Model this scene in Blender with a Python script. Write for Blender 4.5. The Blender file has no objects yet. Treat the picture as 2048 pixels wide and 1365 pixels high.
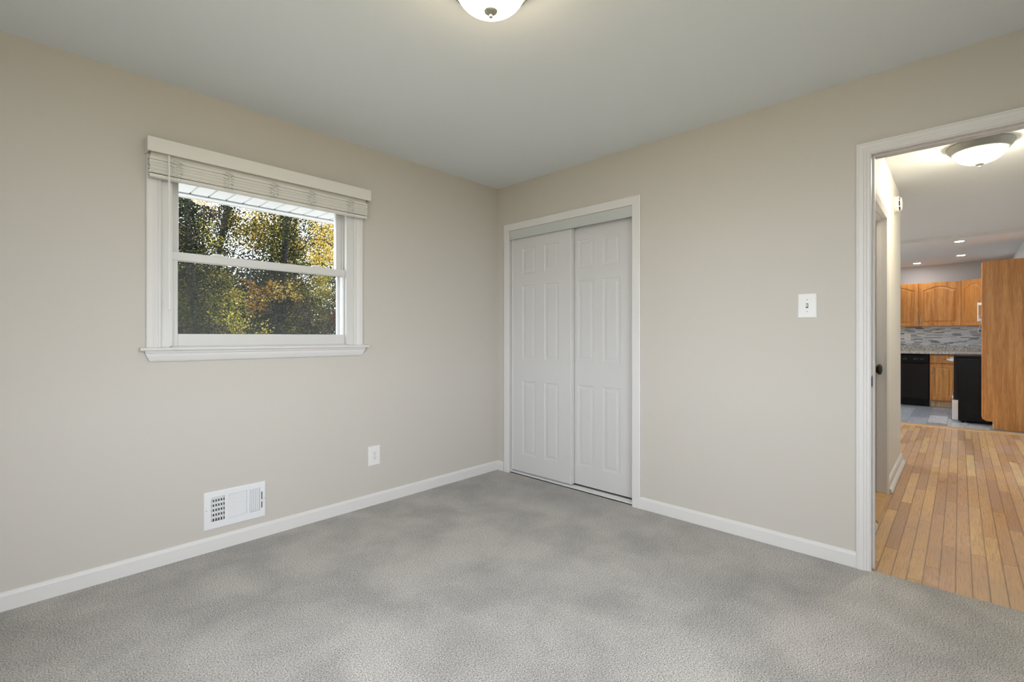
import bpy, bmesh, math, random
import numpy as np
from mathutils import Vector, Matrix

S = bpy.context.scene
COL = S.collection
PI = math.pi

# ------------------------------------------------------------------ camera
cam_d = bpy.data.cameras.new('camera')
cam = bpy.data.objects.new('camera', cam_d)
COL.objects.link(cam)
cam_d.sensor_width = 36.0
cam_d.lens = 944.14 / 2048 * 36.0
cam_d.shift_y = -0.004
cam_d.clip_start = 0.02
cam_d.clip_end = 300
cam.location = (-2.898, -2.922, 1.1526)
cam.rotation_euler = (PI / 2, 0, math.radians(43.494 - 90.0))
S.camera = cam

# ------------------------------------------------------------------ view, sky, sun
S.view_settings.view_transform = 'Standard'
S.view_settings.look = 'None'
S.view_settings.exposure = 0.24
S.view_settings.gamma = 1.0
S.view_settings.use_curve_mapping = False

W = bpy.data.worlds.new('sky')
S.world = W
W.use_nodes = True
wn = W.node_tree.nodes
wbg = wn['Background']
wbg.inputs['Color'].default_value = (0.86, 0.92, 1.0, 1)
wbg.inputs['Strength'].default_value = 8.0

sun_d = bpy.data.lights.new('sun', 'SUN')
sun_d.energy = 9.0
sun_d.angle = math.radians(0.6)
sun_d.color = (1.0, 0.93, 0.80)
sun = bpy.data.objects.new('sun', sun_d)
COL.objects.link(sun)
sun.location = (12, 6, 14)
sun.rotation_euler = Vector((-0.80, -0.03, -0.62)).to_track_quat('-Z', 'Y').to_euler()


def portal(name, loc, rot, sx, sy):
    d = bpy.data.lights.new(name, 'AREA')
    d.shape = 'RECTANGLE'
    d.size = sx
    d.size_y = sy
    d.cycles.is_portal = True
    o = bpy.data.objects.new(name, d)
    o.location = loc
    o.rotation_euler = rot
    COL.objects.link(o)


portal('portal_south', (-2.54, -3.66, 1.45), (-PI / 2, 0, PI), 1.66, 1.6)
portal('portal_west', (-3.59, -2.30, 1.45), (PI / 2, 0, -PI / 2), 1.4, 1.5)
portal('portal_north', (-1.87, 0.19, 1.57), (-PI / 2, 0, 0), 1.04, 0.98)
portal('portal_living', (5.25, 0.19, 1.25), (-PI / 2, 0, 0), 4.7, 2.1)

# ------------------------------------------------------------------ node helpers
def nmat(name):
    m = bpy.data.materials.new(name)
    m.use_nodes = True
    nt = m.node_tree
    return m, nt, nt.nodes['Principled BSDF']


def nd(nt, t, ins=None, **kw):
    n = nt.nodes.new(t)
    for k, v in kw.items():
        setattr(n, k, v)
    if ins:
        for k, v in ins.items():
            if hasattr(v, 'is_output'):
                nt.links.new(v, n.inputs[k])
            else:
                n.inputs[k].default_value = v
    return n


def mth(nt, op, a, b=None, c=None):
    n = nt.nodes.new('ShaderNodeMath')
    n.operation = op
    for i, v in enumerate((a, b, c)):
        if v is None:
            continue
        if hasattr(v, 'is_output'):
            nt.links.new(v, n.inputs[i])
        else:
            n.inputs[i].default_value = v
    return n.outputs[0]


def ramp(nt, fac, stops, interp='LINEAR'):
    n = nt.nodes.new('ShaderNodeValToRGB')
    cr = n.color_ramp
    cr.interpolation = interp
    while len(cr.elements) < len(stops):
        cr.elements.new(0.5)
    for e, (p, c) in zip(cr.elements, stops):
        e.position = p
        e.color = (c[0], c[1], c[2], 1)
    nt.links.new(fac, n.inputs[0])
    return n.outputs[0]


def mixc(nt, fac, a, b, mode='MIX'):
    n = nt.nodes.new('ShaderNodeMix')
    n.data_type = 'RGBA'
    n.blend_type = mode
    for idx, v in ((0, fac), (6, a), (7, b)):
        if hasattr(v, 'is_output'):
            nt.links.new(v, n.inputs[idx])
        else:
            n.inputs[idx].default_value = v if idx == 0 else (v[0], v[1], v[2], 1)
    return n.outputs[2]


def coords(nt, scale=(1, 1, 1)):
    tc = nt.nodes.new('ShaderNodeTexCoord')
    mp = nd(nt, 'ShaderNodeMapping', {'Vector': tc.outputs['Object'], 'Scale': scale})
    return mp.outputs[0]


def bump(nt, bsdf, h, strength=0.2, dist=0.002):
    b = nd(nt, 'ShaderNodeBump', {'Height': h, 'Strength': strength, 'Distance': dist})
    nt.links.new(b.outputs[0], bsdf.inputs['Normal'])


def plain(name, col, rough=0.5, metal=0.0, bumpy=None, spec=0.5):
    m, nt, b = nmat(name)
    b.inputs['Base Color'].default_value = (*col, 1)
    b.inputs['Roughness'].default_value = rough
    b.inputs['Metallic'].default_value = metal
    b.inputs['Specular IOR Level'].default_value = spec
    # slight unevenness of the surface so that no finish is perfectly flat
    n = nd(nt, 'ShaderNodeTexNoise', {'Vector': coords(nt), 'Scale': bumpy[0] if bumpy else 60.0, 'Detail': 3.0})
    bump(nt, b, n.outputs[0], bumpy[1] if bumpy else 0.04, 0.001)
    return m


def lamp_mat(name, col, strength):
    m, nt, b = nmat(name)
    b.inputs['Base Color'].default_value = (*col, 1)
    b.inputs['Roughness'].default_value = 0.25
    b.inputs['Emission Color'].default_value = (*col, 1)
    n = nd(nt, 'ShaderNodeTexNoise', {'Vector': coords(nt), 'Scale': 7.0, 'Detail': 2.0})
    s = mth(nt, 'MULTIPLY', mth(nt, 'ADD', n.outputs[0], 0.5), strength)
    nt.links.new(s, b.inputs['Emission Strength'])
    return m


# ------------------------------------------------------------------ materials
M = {}
M['wall'] = plain('greige wall paint', (0.60, 0.565, 0.515), 0.65, bumpy=(180.0, 0.10), spec=0.3)
M['hallwall'] = plain('pale hall wall paint', (0.76, 0.73, 0.66), 0.65, bumpy=(180.0, 0.10), spec=0.3)
M['ceil'] = plain('flat ceiling paint', (0.76, 0.79, 0.81), 0.85, bumpy=(120.0, 0.12), spec=0.15)
M['kitwall'] = plain('cool grey kitchen paint', (0.56, 0.59, 0.63), 0.7, bumpy=(180.0, 0.1), spec=0.3)
M['trim'] = plain('white semi-gloss trim paint', (0.75, 0.73, 0.715), 0.42, bumpy=(40.0, 0.06), spec=0.35)
M['door'] = plain('white door paint', (0.655, 0.645, 0.64), 0.42, bumpy=(90.0, 0.06))
M['track'] = plain('pale grey coated metal', (0.62, 0.64, 0.63), 0.35, 0.2)
M['vinyl'] = plain('white vinyl', (0.70, 0.69, 0.675), 0.4)
M['blind'] = plain('off white blind slat', (0.74, 0.72, 0.67), 0.45)
M['plate'] = plain('white plastic plate', (0.82, 0.81, 0.80), 0.35)
M['ventwhite'] = plain('white enamelled steel', (0.82, 0.82, 0.84), 0.35)
M['dark'] = plain('dark void', (0.015, 0.015, 0.016), 0.7)
M['slot'] = plain('dark slot', (0.05, 0.05, 0.055), 0.6)
M['black'] = plain('black appliance enamel', (0.004, 0.004, 0.004), 0.25, spec=0.18)
M['blackmatte'] = plain('black appliance front', (0.010, 0.007, 0.007), 0.35, spec=0.2)
M['steel'] = plain('brushed steel', (0.62, 0.62, 0.63), 0.3, 0.9)
M['pan'] = plain('satin grey fixture pan', (0.20, 0.205, 0.20), 0.5, 0.2)
M['nickel'] = plain('brushed nickel', (0.42, 0.41, 0.38), 0.35, 0.85)
M['bronze'] = plain('dark oiled bronze', (0.018, 0.016, 0.014), 0.3, 0.4)
M['soffit'] = plain('white soffit panel', (0.60, 0.615, 0.63), 0.5)
M['reflector'] = plain('pale concrete', (0.20, 0.20, 0.20), 0.9, bumpy=(25.0, 0.3))
M['cordw'] = plain('white cord', (0.8, 0.8, 0.78), 0.5)
M['bowl'] = lamp_mat('lit frosted bowl', (1.0, 0.80, 0.50), 22.0)
M['hallbowl'] = lamp_mat('lit frosted hall bowl', (1.0, 0.89, 0.68), 78.0)
M['lens'] = lamp_mat('lit downlight lens', (1.0, 0.95, 0.9), 150.0)
M['ledmark'] = plain('pale printed mark', (0.35, 0.35, 0.36), 0.5)


def glass_mat():
    m = bpy.data.materials.new('window glass')
    m.use_nodes = True
    nt = m.node_tree
    nt.nodes.clear()
    out = nt.nodes.new('ShaderNodeOutputMaterial')
    t = nd(nt, 'ShaderNodeBsdfTransparent', {'Color': (0.96, 0.97, 0.97, 1)})
    g = nd(nt, 'ShaderNodeBsdfGlossy', {'Roughness': 0.004})
    f = nd(nt, 'ShaderNodeFresnel', {'IOR': 1.3})
    mx = nd(nt, 'ShaderNodeMixShader', {0: f.outputs[0], 1: t.outputs[0], 2: g.outputs[0]})
    nt.links.new(mx.outputs[0], out.inputs[0])
    return m


def screen_mat():
    m = bpy.data.materials.new('insect screen mesh')
    m.use_nodes = True
    nt = m.node_tree
    nt.nodes.clear()
    out = nt.nodes.new('ShaderNodeOutputMaterial')
    t = nd(nt, 'ShaderNodeBsdfTransparent')
    g = nd(nt, 'ShaderNodeBsdfDiffuse', {'Color': (0.10, 0.10, 0.105, 1)})
    mx = nd(nt, 'ShaderNodeMixShader', {0: 0.42, 1: t.outputs[0], 2: g.outputs[0]})
    nt.links.new(mx.outputs[0], out.inputs[0])
    return m


M['glass'] = glass_mat()
M['screen'] = screen_mat()


def carpet_mat():
    m, nt, b = nmat('grey cut pile carpet')
    v = coords(nt)
    n1 = nd(nt, 'ShaderNodeTexNoise', {'Vector': v, 'Scale': 210.0, 'Detail': 3.0, 'Roughness': 0.7})
    n2 = nd(nt, 'ShaderNodeTexVoronoi', {'Vector': v, 'Scale': 190.0})
    n3 = nd(nt, 'ShaderNodeTexNoise', {'Vector': v, 'Scale': 2.6, 'Detail': 4.0, 'Roughness': 0.6, 'Distortion': 0.25})
    speck = ramp(nt, n1.outputs[0], [(0.33, (0.09, 0.084, 0.078)), (0.44, (0.37, 0.355, 0.34)), (0.56, (0.57, 0.552, 0.535)), (0.68, (0.84, 0.82, 0.80))])
    pile = ramp(nt, n3.outputs[0], [(0.36, (0.86, 0.86, 0.86)), (0.62, (1.12, 1.11, 1.10))])
    c = mixc(nt, 1.0, speck, pile, 'MULTIPLY')
    nt.links.new(c, b.inputs['Base Color'])
    b.inputs['Roughness'].default_value = 0.95
    b.inputs['Specular IOR Level'].default_value = 0.1
    h = mth(nt, 'ADD', n1.outputs[0], mth(nt, 'MULTIPLY', n2.outputs['Distance'], -0.6))
    bump(nt, b, h, 0.45, 0.005)
    return m


def cells(nt, along, across, width, length):
    r = mth(nt, 'DIVIDE', across, width)
    row = mth(nt, 'FLOOR', r)
    w1 = nd(nt, 'ShaderNodeTexWhiteNoise', {'W': row}, noise_dimensions='1D')
    u = mth(nt, 'ADD', mth(nt, 'DIVIDE', along, length), mth(nt, 'MULTIPLY', w1.outputs[0], 7.31))
    colm = mth(nt, 'FLOOR', u)
    cv = nd(nt, 'ShaderNodeCombineXYZ', {0: row, 1: colm, 2: 3.7})
    w2 = nd(nt, 'ShaderNodeTexWhiteNoise', {'Vector': cv.outputs[0]}, noise_dimensions='3D')
    fr = mth(nt, 'FRACT', r)
    fu = mth(nt, 'FRACT', u)
    er = mth(nt, 'MULTIPLY', mth(nt, 'MINIMUM', fr, mth(nt, 'SUBTRACT', 1.0, fr)), width)
    eu = mth(nt, 'MULTIPLY', mth(nt, 'MINIMUM', fu, mth(nt, 'SUBTRACT', 1.0, fu)), length)
    edge = mth(nt, 'MINIMUM', er, eu)
    return w2, edge


def oak_floor_mat():
    m, nt, b = nmat('worn oak strip floor')
    tc = nt.nodes.new('ShaderNodeTexCoord')
    sp = nd(nt, 'ShaderNodeSeparateXYZ', {0: tc.outputs['Object']})
    rnd, edge = cells(nt, sp.outputs[0], sp.outputs[1], 0.057, 0.98)
    base = ramp(nt, rnd.outputs[0], [(0.0, (0.45, 0.265, 0.145)), (0.35, (0.56, 0.335, 0.175)), (0.7, (0.62, 0.385, 0.19)), (0.92, (0.68, 0.44, 0.20)), (1.0, (0.75, 0.52, 0.25))])
    off = nd(nt, 'ShaderNodeVectorMath', {0: tc.outputs['Object'], 1: rnd.outputs[1]}, operation='ADD')
    mp = nd(nt, 'ShaderNodeMapping', {'Vector': off.outputs[0], 'Scale': (4.0, 85.0, 1.0)})
    g = nd(nt, 'ShaderNodeTexNoise', {'Vector': mp.outputs[0], 'Scale': 2.2, 'Detail': 6.0, 'Roughness': 0.7})
    grain = ramp(nt, g.outputs[0], [(0.34, (0.66, 0.60, 0.54)), (0.50, (1, 1, 1)), (0.68, (1.14, 1.14, 1.12))])
    c = mixc(nt, 0.85, base, grain, 'MULTIPLY')
    wear = nd(nt, 'ShaderNodeTexNoise', {'Vector': coords(nt, (1.0, 2.6, 1.0)), 'Scale': 1.7, 'Detail': 2.0})
    wf = ramp(nt, wear.outputs[0], [(0.40, (0, 0, 0)), (0.72, (0.45, 0.45, 0.45))], 'EASE')
    c = mixc(nt, wf, c, (0.50, 0.36, 0.29))
    ef = ramp(nt, edge, [(0.0, (0.8, 0.8, 0.8)), (0.0009, (0, 0, 0))])
    c = mixc(nt, ef, c, (0.13, 0.07, 0.035))
    nt.links.new(c, b.inputs['Base Color'])
    b.inputs['Roughness'].default_value = 0.33
    rr = mth(nt, 'ADD', mth(nt, 'MULTIPLY', wear.outputs[0], 0.35), 0.16)
    nt.links.new(rr, b.inputs['Roughness'])
    bump(nt, b, g.outputs[0], 0.15, 0.001)
    return m


def vinyl_floor_mat():
    m, nt, b = nmat('grey vinyl plank floor')
    tc = nt.nodes.new('ShaderNodeTexCoord')
    sp = nd(nt, 'ShaderNodeSeparateXYZ', {0: tc.outputs['Object']})
    rnd, edge = cells(nt, sp.outputs[0], sp.outputs[1], 0.2, 0.8)
    base = ramp(nt, rnd.outputs[0], [(0.0, (0.17, 0.185, 0.21)), (0.4, (0.28, 0.30, 0.335)), (0.75, (0.34, 0.365, 0.40)), (1.0, (0.56, 0.57, 0.58))])
    mp = nd(nt, 'ShaderNodeMapping', {'Vector': tc.outputs['Object'], 'Scale': (4, 18, 1)})
    g = nd(nt, 'ShaderNodeTexNoise', {'Vector': mp.outputs[0], 'Scale': 1.6, 'Detail': 5.0})
    c = mixc(nt, 0.8, base, ramp(nt, g.outputs[0], [(0.3, (0.7, 0.7, 0.7)), (0.7, (1.2, 1.2, 1.2))]), 'MULTIPLY')
    c = mixc(nt, ramp(nt, edge, [(0.0, (1, 1, 1)), (0.003, (0, 0, 0))]), c, (0.1, 0.105, 0.115))
    nt.links.new(c, b.inputs['Base Color'])
    b.inputs['Roughness'].default_value = 0.4
    return m


def mosaic_mat():
    m, nt, b = nmat('grey linear mosaic tile')
    tc = nt.nodes.new('ShaderNodeTexCoord')
    sp = nd(nt, 'ShaderNodeSeparateXYZ', {0: tc.outputs['Object']})
    al = mth(nt, 'ADD', sp.outputs[0], sp.outputs[1])
    rnd, edge = cells(nt, al, sp.outputs[2], 0.0142, 0.115)
    base = ramp(nt, rnd.outputs[0], [(0.0, (0.03, 0.032, 0.04)), (0.15, (0.12, 0.125, 0.14)), (0.26, (0.46, 0.49, 0.53)), (0.6, (0.66, 0.70, 0.75)), (1.0, (0.84, 0.87, 0.90))])
    c = mixc(nt, ramp(nt, edge, [(0.0, (1, 1, 1)), (0.0014, (0, 0, 0))]), base, (0.55, 0.56, 0.57))
    nt.links.new(c, b.inputs['Base Color'])
    b.inputs['Roughness'].default_value = 0.25
    return m


def granite_mat():
    m, nt, b = nmat('speckled grey granite')
    v = coords(nt)
    n = nd(nt, 'ShaderNodeTexNoise', {'Vector': v, 'Scale': 55.0, 'Detail': 4.0, 'Roughness': 0.8})
    w = nd(nt, 'ShaderNodeTexVoronoi', {'Vector': v, 'Scale': 70.0})
    c = ramp(nt, n.outputs[0], [(0.36, (0.03, 0.028, 0.025)), (0.44, (0.26, 0.22, 0.17)), (0.51, (0.50, 0.47, 0.42)), (0.60, (0.80, 0.79, 0.76))])
    c = mixc(nt, 0.35, c, ramp(nt, w.outputs['Color'], [(0.2, (0.25, 0.2, 0.16)), (0.6, (0.7, 0.7, 0.7))]))
    nt.links.new(c, b.inputs['Base Color'])
    b.inputs['Roughness'].default_value = 0.22
    return m


def oak_mat(name, tones, rough=0.35, rot=False):
    m, nt, b = nmat(name)
    v = coords(nt, (17, 17, 1.3) if not rot else (17, 1.3, 17))
    d = nd(nt, 'ShaderNodeTexNoise', {'Vector': coords(nt, (2.0, 2.0, 0.9)), 'Scale': 1.7, 'Detail': 2.0})
    vv = nd(nt, 'ShaderNodeVectorMath', {0: v, 1: d.outputs['Color']}, operation='ADD')
    v = coords(nt, (34, 34, 1.6) if not rot else (34, 1.6, 34))
    nt.links.new(v, vv.inputs[0])
    n = nd(nt, 'ShaderNodeTexNoise', {'Vector': vv.outputs[0], 'Scale': 2.0, 'Detail': 6.0, 'Roughness': 0.62, 'Distortion': 0.9})
    wv = nd(nt, 'ShaderNodeTexWave', {'Vector': coords(nt, (9, 9, 0.55) if not rot else (9, 0.55, 9)), 'Scale': 1.6, 'Distortion': 7.0, 'Detail': 3.0, 'Detail Scale': 1.2})
    f = mth(nt, 'ADD', mth(nt, 'MULTIPLY', n.outputs[0], 0.72), mth(nt, 'MULTIPLY', wv.outputs['Fac'], 0.28))
    c = ramp(nt, f, [(0.24, tones[0]), (0.48, tones[1]), (0.74, tones[2])])
    fine = nd(nt, 'ShaderNodeTexNoise', {'Vector': coords(nt, (260, 260, 9) if not rot else (260, 9, 260)), 'Scale': 1.0, 'Detail': 2.0})
    c = mixc(nt, 0.5, c, ramp(nt, fine.outputs[0], [(0.38, (0.60, 0.54, 0.46)), (0.50, (1.04, 1.04, 1.04))]), 'MULTIPLY')
    nt.links.new(c, b.inputs['Base Color'])
    b.inputs['Roughness'].default_value = rough
    return m


def leaf_mat(name, stops, trans=0.45):
    m = bpy.data.materials.new(name)
    m.use_nodes = True
    nt = m.node_tree
    nt.nodes.clear()
    out = nt.nodes.new('ShaderNodeOutputMaterial')
    g = nt.nodes.new('ShaderNodeNewGeometry')
    c = ramp(nt, g.outputs['Random Per Island'], stops)
    d = nd(nt, 'ShaderNodeBsdfDiffuse', {'Color': c})
    t = nd(nt, 'ShaderNodeBsdfTranslucent', {'Color': c})
    mx = nd(nt, 'ShaderNodeMixShader', {0: trans, 1: d.outputs[0], 2: t.outputs[0]})
    nt.links.new(mx.outputs[0], out.inputs[0])
    return m


def bark_mat():
    m, nt, b = nmat('grey brown bark')
    n = nd(nt, 'ShaderNodeTexNoise', {'Vector': coords(nt, (9, 9, 2.5)), 'Scale': 3.0, 'Detail': 6.0})
    c = ramp(nt, n.outputs[0], [(0.35, (0.006, 0.005, 0.005)), (0.65, (0.020, 0.017, 0.016))])
    nt.links.new(c, b.inputs['Base Color'])
    b.inputs['Roughness'].default_value = 0.9
    bump(nt, b, n.outputs[0], 0.8, 0.03)
    return m


def soil_mat():
    m, nt, b = nmat('leaf covered ground')
    n = nd(nt, 'ShaderNodeTexNoise', {'Vector': coords(nt), 'Scale': 6.0, 'Detail': 8.0})
    c = ramp(nt, n.outputs[0], [(0.35, (0.07, 0.08, 0.03)), (0.5, (0.20, 0.17, 0.08)), (0.65, (0.30, 0.23, 0.11))])
    nt.links.new(c, b.inputs['Base Color'])
    b.inputs['Roughness'].default_value = 0.95
    return m


M['carpet'] = carpet_mat()
M['oakfloor'] = oak_floor_mat()
M['vinylfloor'] = vinyl_floor_mat()
M['mosaic'] = mosaic_mat()
M['granite'] = granite_mat()
M['oak'] = oak_mat('honey oak cabinet', [(0.42, 0.150, 0.030), (0.60, 0.250, 0.060), (0.72, 0.345, 0.100)])
M['oakpanel'] = oak_mat('honey oak veneer panel', [(0.42, 0.165, 0.034), (0.57, 0.250, 0.062), (0.68, 0.34, 0.105)])
M['oaktrim'] = oak_mat('pale oak strip', [(0.45, 0.25, 0.10), (0.58, 0.36, 0.16), (0.68, 0.45, 0.22)], rot=True)
M['toeoak'] = oak_mat('pale oak toe board', [(0.42, 0.25, 0.12), (0.55, 0.36, 0.19), (0.62, 0.44, 0.25)])
M['bark'] = bark_mat()
M['soil'] = soil_mat()
M['ivy'] = leaf_mat('dark ivy leaves', [(0.0, (0.005, 0.006, 0.007)), (0.55, (0.010, 0.014, 0.009)), (0.85, (0.024, 0.032, 0.014)), (1.0, (0.080, 0.085, 0.026))], 0.2)
M['yellowgreen'] = leaf_mat('yellow green leaves', [(0.0, (0.05, 0.055, 0.012)), (0.4, (0.16, 0.155, 0.028)), (0.75, (0.36, 0.30, 0.05)), (1.0, (0.52, 0.43, 0.13))])
M['gold'] = leaf_mat('golden leaves', [(0.0, (0.13, 0.085, 0.015)), (0.5, (0.32, 0.22, 0.035)), (1.0, (0.48, 0.37, 0.12))])
M['orange'] = leaf_mat('orange leaves', [(0.0, (0.10, 0.050, 0.010)), (0.5, (0.20, 0.10, 0.016)), (1.0, (0.27, 0.16, 0.035))])
M['red'] = leaf_mat('red leaves', [(0.0, (0.07, 0.010, 0.012)), (0.6, (0.15, 0.024, 0.02)), (1.0, (0.18, 0.08, 0.03))])
M['green'] = leaf_mat('mid green leaves', [(0.0, (0.008, 0.012, 0.006)), (0.5, (0.020, 0.028, 0.010)), (1.0, (0.085, 0.088, 0.022))])
M['dusk'] = leaf_mat('dull purple brown leaves', [(0.0, (0.010, 0.008, 0.010)), (0.5, (0.022, 0.018, 0.020)), (1.0, (0.065, 0.056, 0.040))], 0.3)


class MB:
    def __init__(self):
        self.v = []
        self.f = []
        self.sm = []

    def add(self, vs, fs, smooth=False):
        o = len(self.v)
        self.v.extend([tuple(p) for p in vs])
        for f in fs:
            self.f.append(tuple(i + o for i in f))
            self.sm.append(smooth)
        return self

    def box(self, x0, x1, y0, y1, z0, z1, bevel=0.0, seg=2, T=None):
        if x0 > x1: x0, x1 = x1, x0
        if y0 > y1: y0, y1 = y1, y0
        if z0 > z1: z0, z1 = z1, z0
        if bevel <= 0:
            vs = [(x, y, z) for z in (z0, z1) for y in (y0, y1) for x in (x0, x1)]
            fs = [(0, 2, 3, 1), (4, 5, 7, 6), (0, 1, 5, 4), (2, 6, 7, 3), (0, 4, 6, 2), (1, 3, 7, 5)]
        else:
            bm = bmesh.new()
            bmesh.ops.create_cube(bm, size=1.0)
            for v in bm.verts:
                v.co = Vector(((x0 + x1) / 2 + v.co.x * (x1 - x0), (y0 + y1) / 2 + v.co.y * (y1 - y0), (z0 + z1) / 2 + v.co.z * (z1 - z0)))
            bmesh.ops.bevel(bm, geom=bm.edges[:], offset=bevel, segments=seg, profile=0.5, affect='EDGES')
            bm.verts.index_update()
            vs = [v.co[:] for v in bm.verts]
            fs = [tuple(v.index for v in f.verts) for f in bm.faces]
            bm.free()
        if T:
            vs = [T(*p) for p in vs]
        return self.add(vs, fs)

    def lathe(self, cx, cy, prof, n=48, axis='z', smooth=True, T=None):
        """prof: (radius, height) list; closed to the axis where radius is 0."""
        vs, fs = [], []
        for r, h in prof:
            for k in range(n):
                a = 2 * PI * k / n
                vs.append((cx + r * math.cos(a), cy + r * math.sin(a), h))
        for i in range(len(prof) - 1):
            for k in range(n):
                k2 = (k + 1) % n
                fs.append((i * n + k, i * n + k2, (i + 1) * n + k2, (i + 1) * n + k))
        if T:
            vs = [T(*p) for p in vs]
        return self.add(vs, fs, smooth)

    def tube(self, pts, rad, n=8, smooth=True, cap=True):
        pts = [Vector(p) for p in pts]
        if not hasattr(rad, '__len__'):
            rad = [rad] * len(pts)
        vs, fs = [], []
        up = Vector((0, 0, 1))
        for i, p in enumerate(pts):
            t = (pts[min(i + 1, len(pts) - 1)] - pts[max(i - 1, 0)]).normalized()
            ref = up if abs(t.z) < 0.95 else Vector((1, 0, 0))
            a = t.cross(ref).normalized()
            b = t.cross(a).normalized()
            for k in range(n):
                w = 2 * PI * k / n
                vs.append(p + (a * math.cos(w) + b * math.sin(w)) * rad[i])
        for i in range(len(pts) - 1):
            for k in range(n):
                k2 = (k + 1) % n
                fs.append((i * n + k, i * n + k2, (i + 1) * n + k2, (i + 1) * n + k))
        if cap:
            fs.append(tuple(range(n)))
            fs.append(tuple(range((len(pts) - 1) * n, len(pts) * n)))
        return self.add(vs, fs, smooth)

    def prism(self, prof, a0, a1, T):
        """a closed (p, q) outline extruded along a from a0 to a1; T(a, p, q) -> world."""
        n = len(prof)
        vs = [T(a0, p, q) for p, q in prof] + [T(a1, p, q) for p, q in prof]
        fs = [(i, (i + 1) % n, (i + 1) % n + n, i + n) for i in range(n)]
        fs += [tuple(range(n - 1, -1, -1)), tuple(range(n, 2 * n))]
        return self.add(vs, fs)

    def build(self, name, mat, parent=None, fix=True):
        me = bpy.data.meshes.new(name)
        off = Vector((0, 0, 0))
        p = parent
        while p is not None:
            off += p.location
            p = p.parent
        me.from_pydata([(v[0] - off.x, v[1] - off.y, v[2] - off.z) for v in self.v], [], self.f)
        me.update()
        if fix:
            bm = bmesh.new()
            bm.from_mesh(me)
            bmesh.ops.recalc_face_normals(bm, faces=bm.faces)
            bm.to_mesh(me)
            bm.free()
        me.polygons.foreach_set('use_smooth', self.sm)
        o = bpy.data.objects.new(name, me)
        COL.objects.link(o)
        o.data.materials.append(mat)
        if parent is not None:
            o.parent = parent
        return o


def thing(name, label, cat, loc, group=None, kind=None):
    o = bpy.data.objects.new(name, None)
    o.empty_display_size = 0.05
    COL.objects.link(o)
    o.location = loc
    o['label'] = label
    o['category'] = cat
    if group: o['group'] = group
    if kind: o['kind'] = kind
    return o


def struct(o, label, cat):
    o['label'] = label
    o['category'] = cat
    o['kind'] = 'structure'
    return o


# frames of reference: (a, z, h) -> world; a runs along the wall, h stands off it towards the viewer
TN = lambda a, z, h: (a, -h, z)                 # window wall
TE = lambda a, z, h: (-h, a, z)                 # closet wall
TH = lambda a, z, h: (a, -2.53 - h, z)          # hall wall


def wall_panel(mb, axis, c0, c1, a0, a1, z0, z1, holes):
    """a wall c0..c1 thick, a0..a1 long, with rectangular openings (a, a, z, z)."""
    As = sorted(set([a0, a1] + [h[0] for h in holes] + [h[1] for h in holes]))
    Zs = sorted(set([z0, z1] + [h[2] for h in holes] + [h[3] for h in holes]))
    def solid(i, j):
        if i < 0 or j < 0 or i >= len(As) - 1 or j >= len(Zs) - 1:
            return False
        am, zm = (As[i] + As[i + 1]) / 2, (Zs[j] + Zs[j + 1]) / 2
        return not any(h[0] < am < h[1] and h[2] < zm < h[3] for h in holes)
    P = (lambda a, c, z: (a, c, z)) if axis == 'x' else (lambda a, c, z: (c, a, z))
    idx = {}
    vs, fs = [], []
    def vid(a, c, z):
        k = (a, c, z)
        if k not in idx:
            idx[k] = len(vs)
            vs.append(P(a, c, z))
        return idx[k]
    for i in range(len(As) - 1):
        for j in range(len(Zs) - 1):
            if not solid(i, j):
                continue
            A0, A1, B0, B1 = As[i], As[i + 1], Zs[j], Zs[j + 1]
            for c in (c0, c1):
                fs.append((vid(A0, c, B0), vid(A1, c, B0), vid(A1, c, B1), vid(A0, c, B1)))
            if not solid(i - 1, j): fs.append((vid(A0, c0, B0), vid(A0, c1, B0), vid(A0, c1, B1), vid(A0, c0, B1)))
            if not solid(i + 1, j): fs.append((vid(A1, c0, B0), vid(A1, c1, B0), vid(A1, c1, B1), vid(A1, c0, B1)))
            if not solid(i, j - 1): fs.append((vid(A0, c0, B0), vid(A1, c0, B0), vid(A1, c1, B0), vid(A0, c1, B0)))
            if not solid(i, j + 1): fs.append((vid(A0, c0, B1), vid(A1, c0, B1), vid(A1, c1, B1), vid(A0, c1, B1)))
    mb.add(vs, fs)
    return mb


def casing(mb, T, a0, a1, top, width, prof, bottom=0.0):
    """mitred door casing round an opening: prof = (t 0..1 across the width, height off the wall)."""
    vs, fs = [], []
    for t, h in prof:
        w = t * width
        for a, z in ((a0 - w, bottom), (a0 - w, top + w), (a1 + w, top + w), (a1 + w, bottom)):
            vs.append(T(a, z, h))
    n = len(prof)
    for i in range(n):
        j = (i + 1) % n
        for k in range(3):
            fs.append((i * 4 + k, i * 4 + k + 1, j * 4 + k + 1, j * 4 + k))
    fs.append(tuple(i * 4 for i in range(n)))
    fs.append(tuple(i * 4 + 3 for i in range(n)))
    return mb.add(vs, fs)


FLAT = [(0, 0.0), (0, 0.011), (0.05, 0.013), (0.9, 0.015), (1.0, 0.012), (1.0, 0.0)]
COLONIAL = [(0, 0.0), (0, 0.009), (0.07, 0.012), (0.15, 0.008), (0.26, 0.008), (0.34, 0.012), (0.46, 0.013), (0.52, 0.016), (0.80, 0.0175), (0.86, 0.0145), (0.95, 0.0165), (1.0, 0.014), (1.0, 0.0)]


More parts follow.
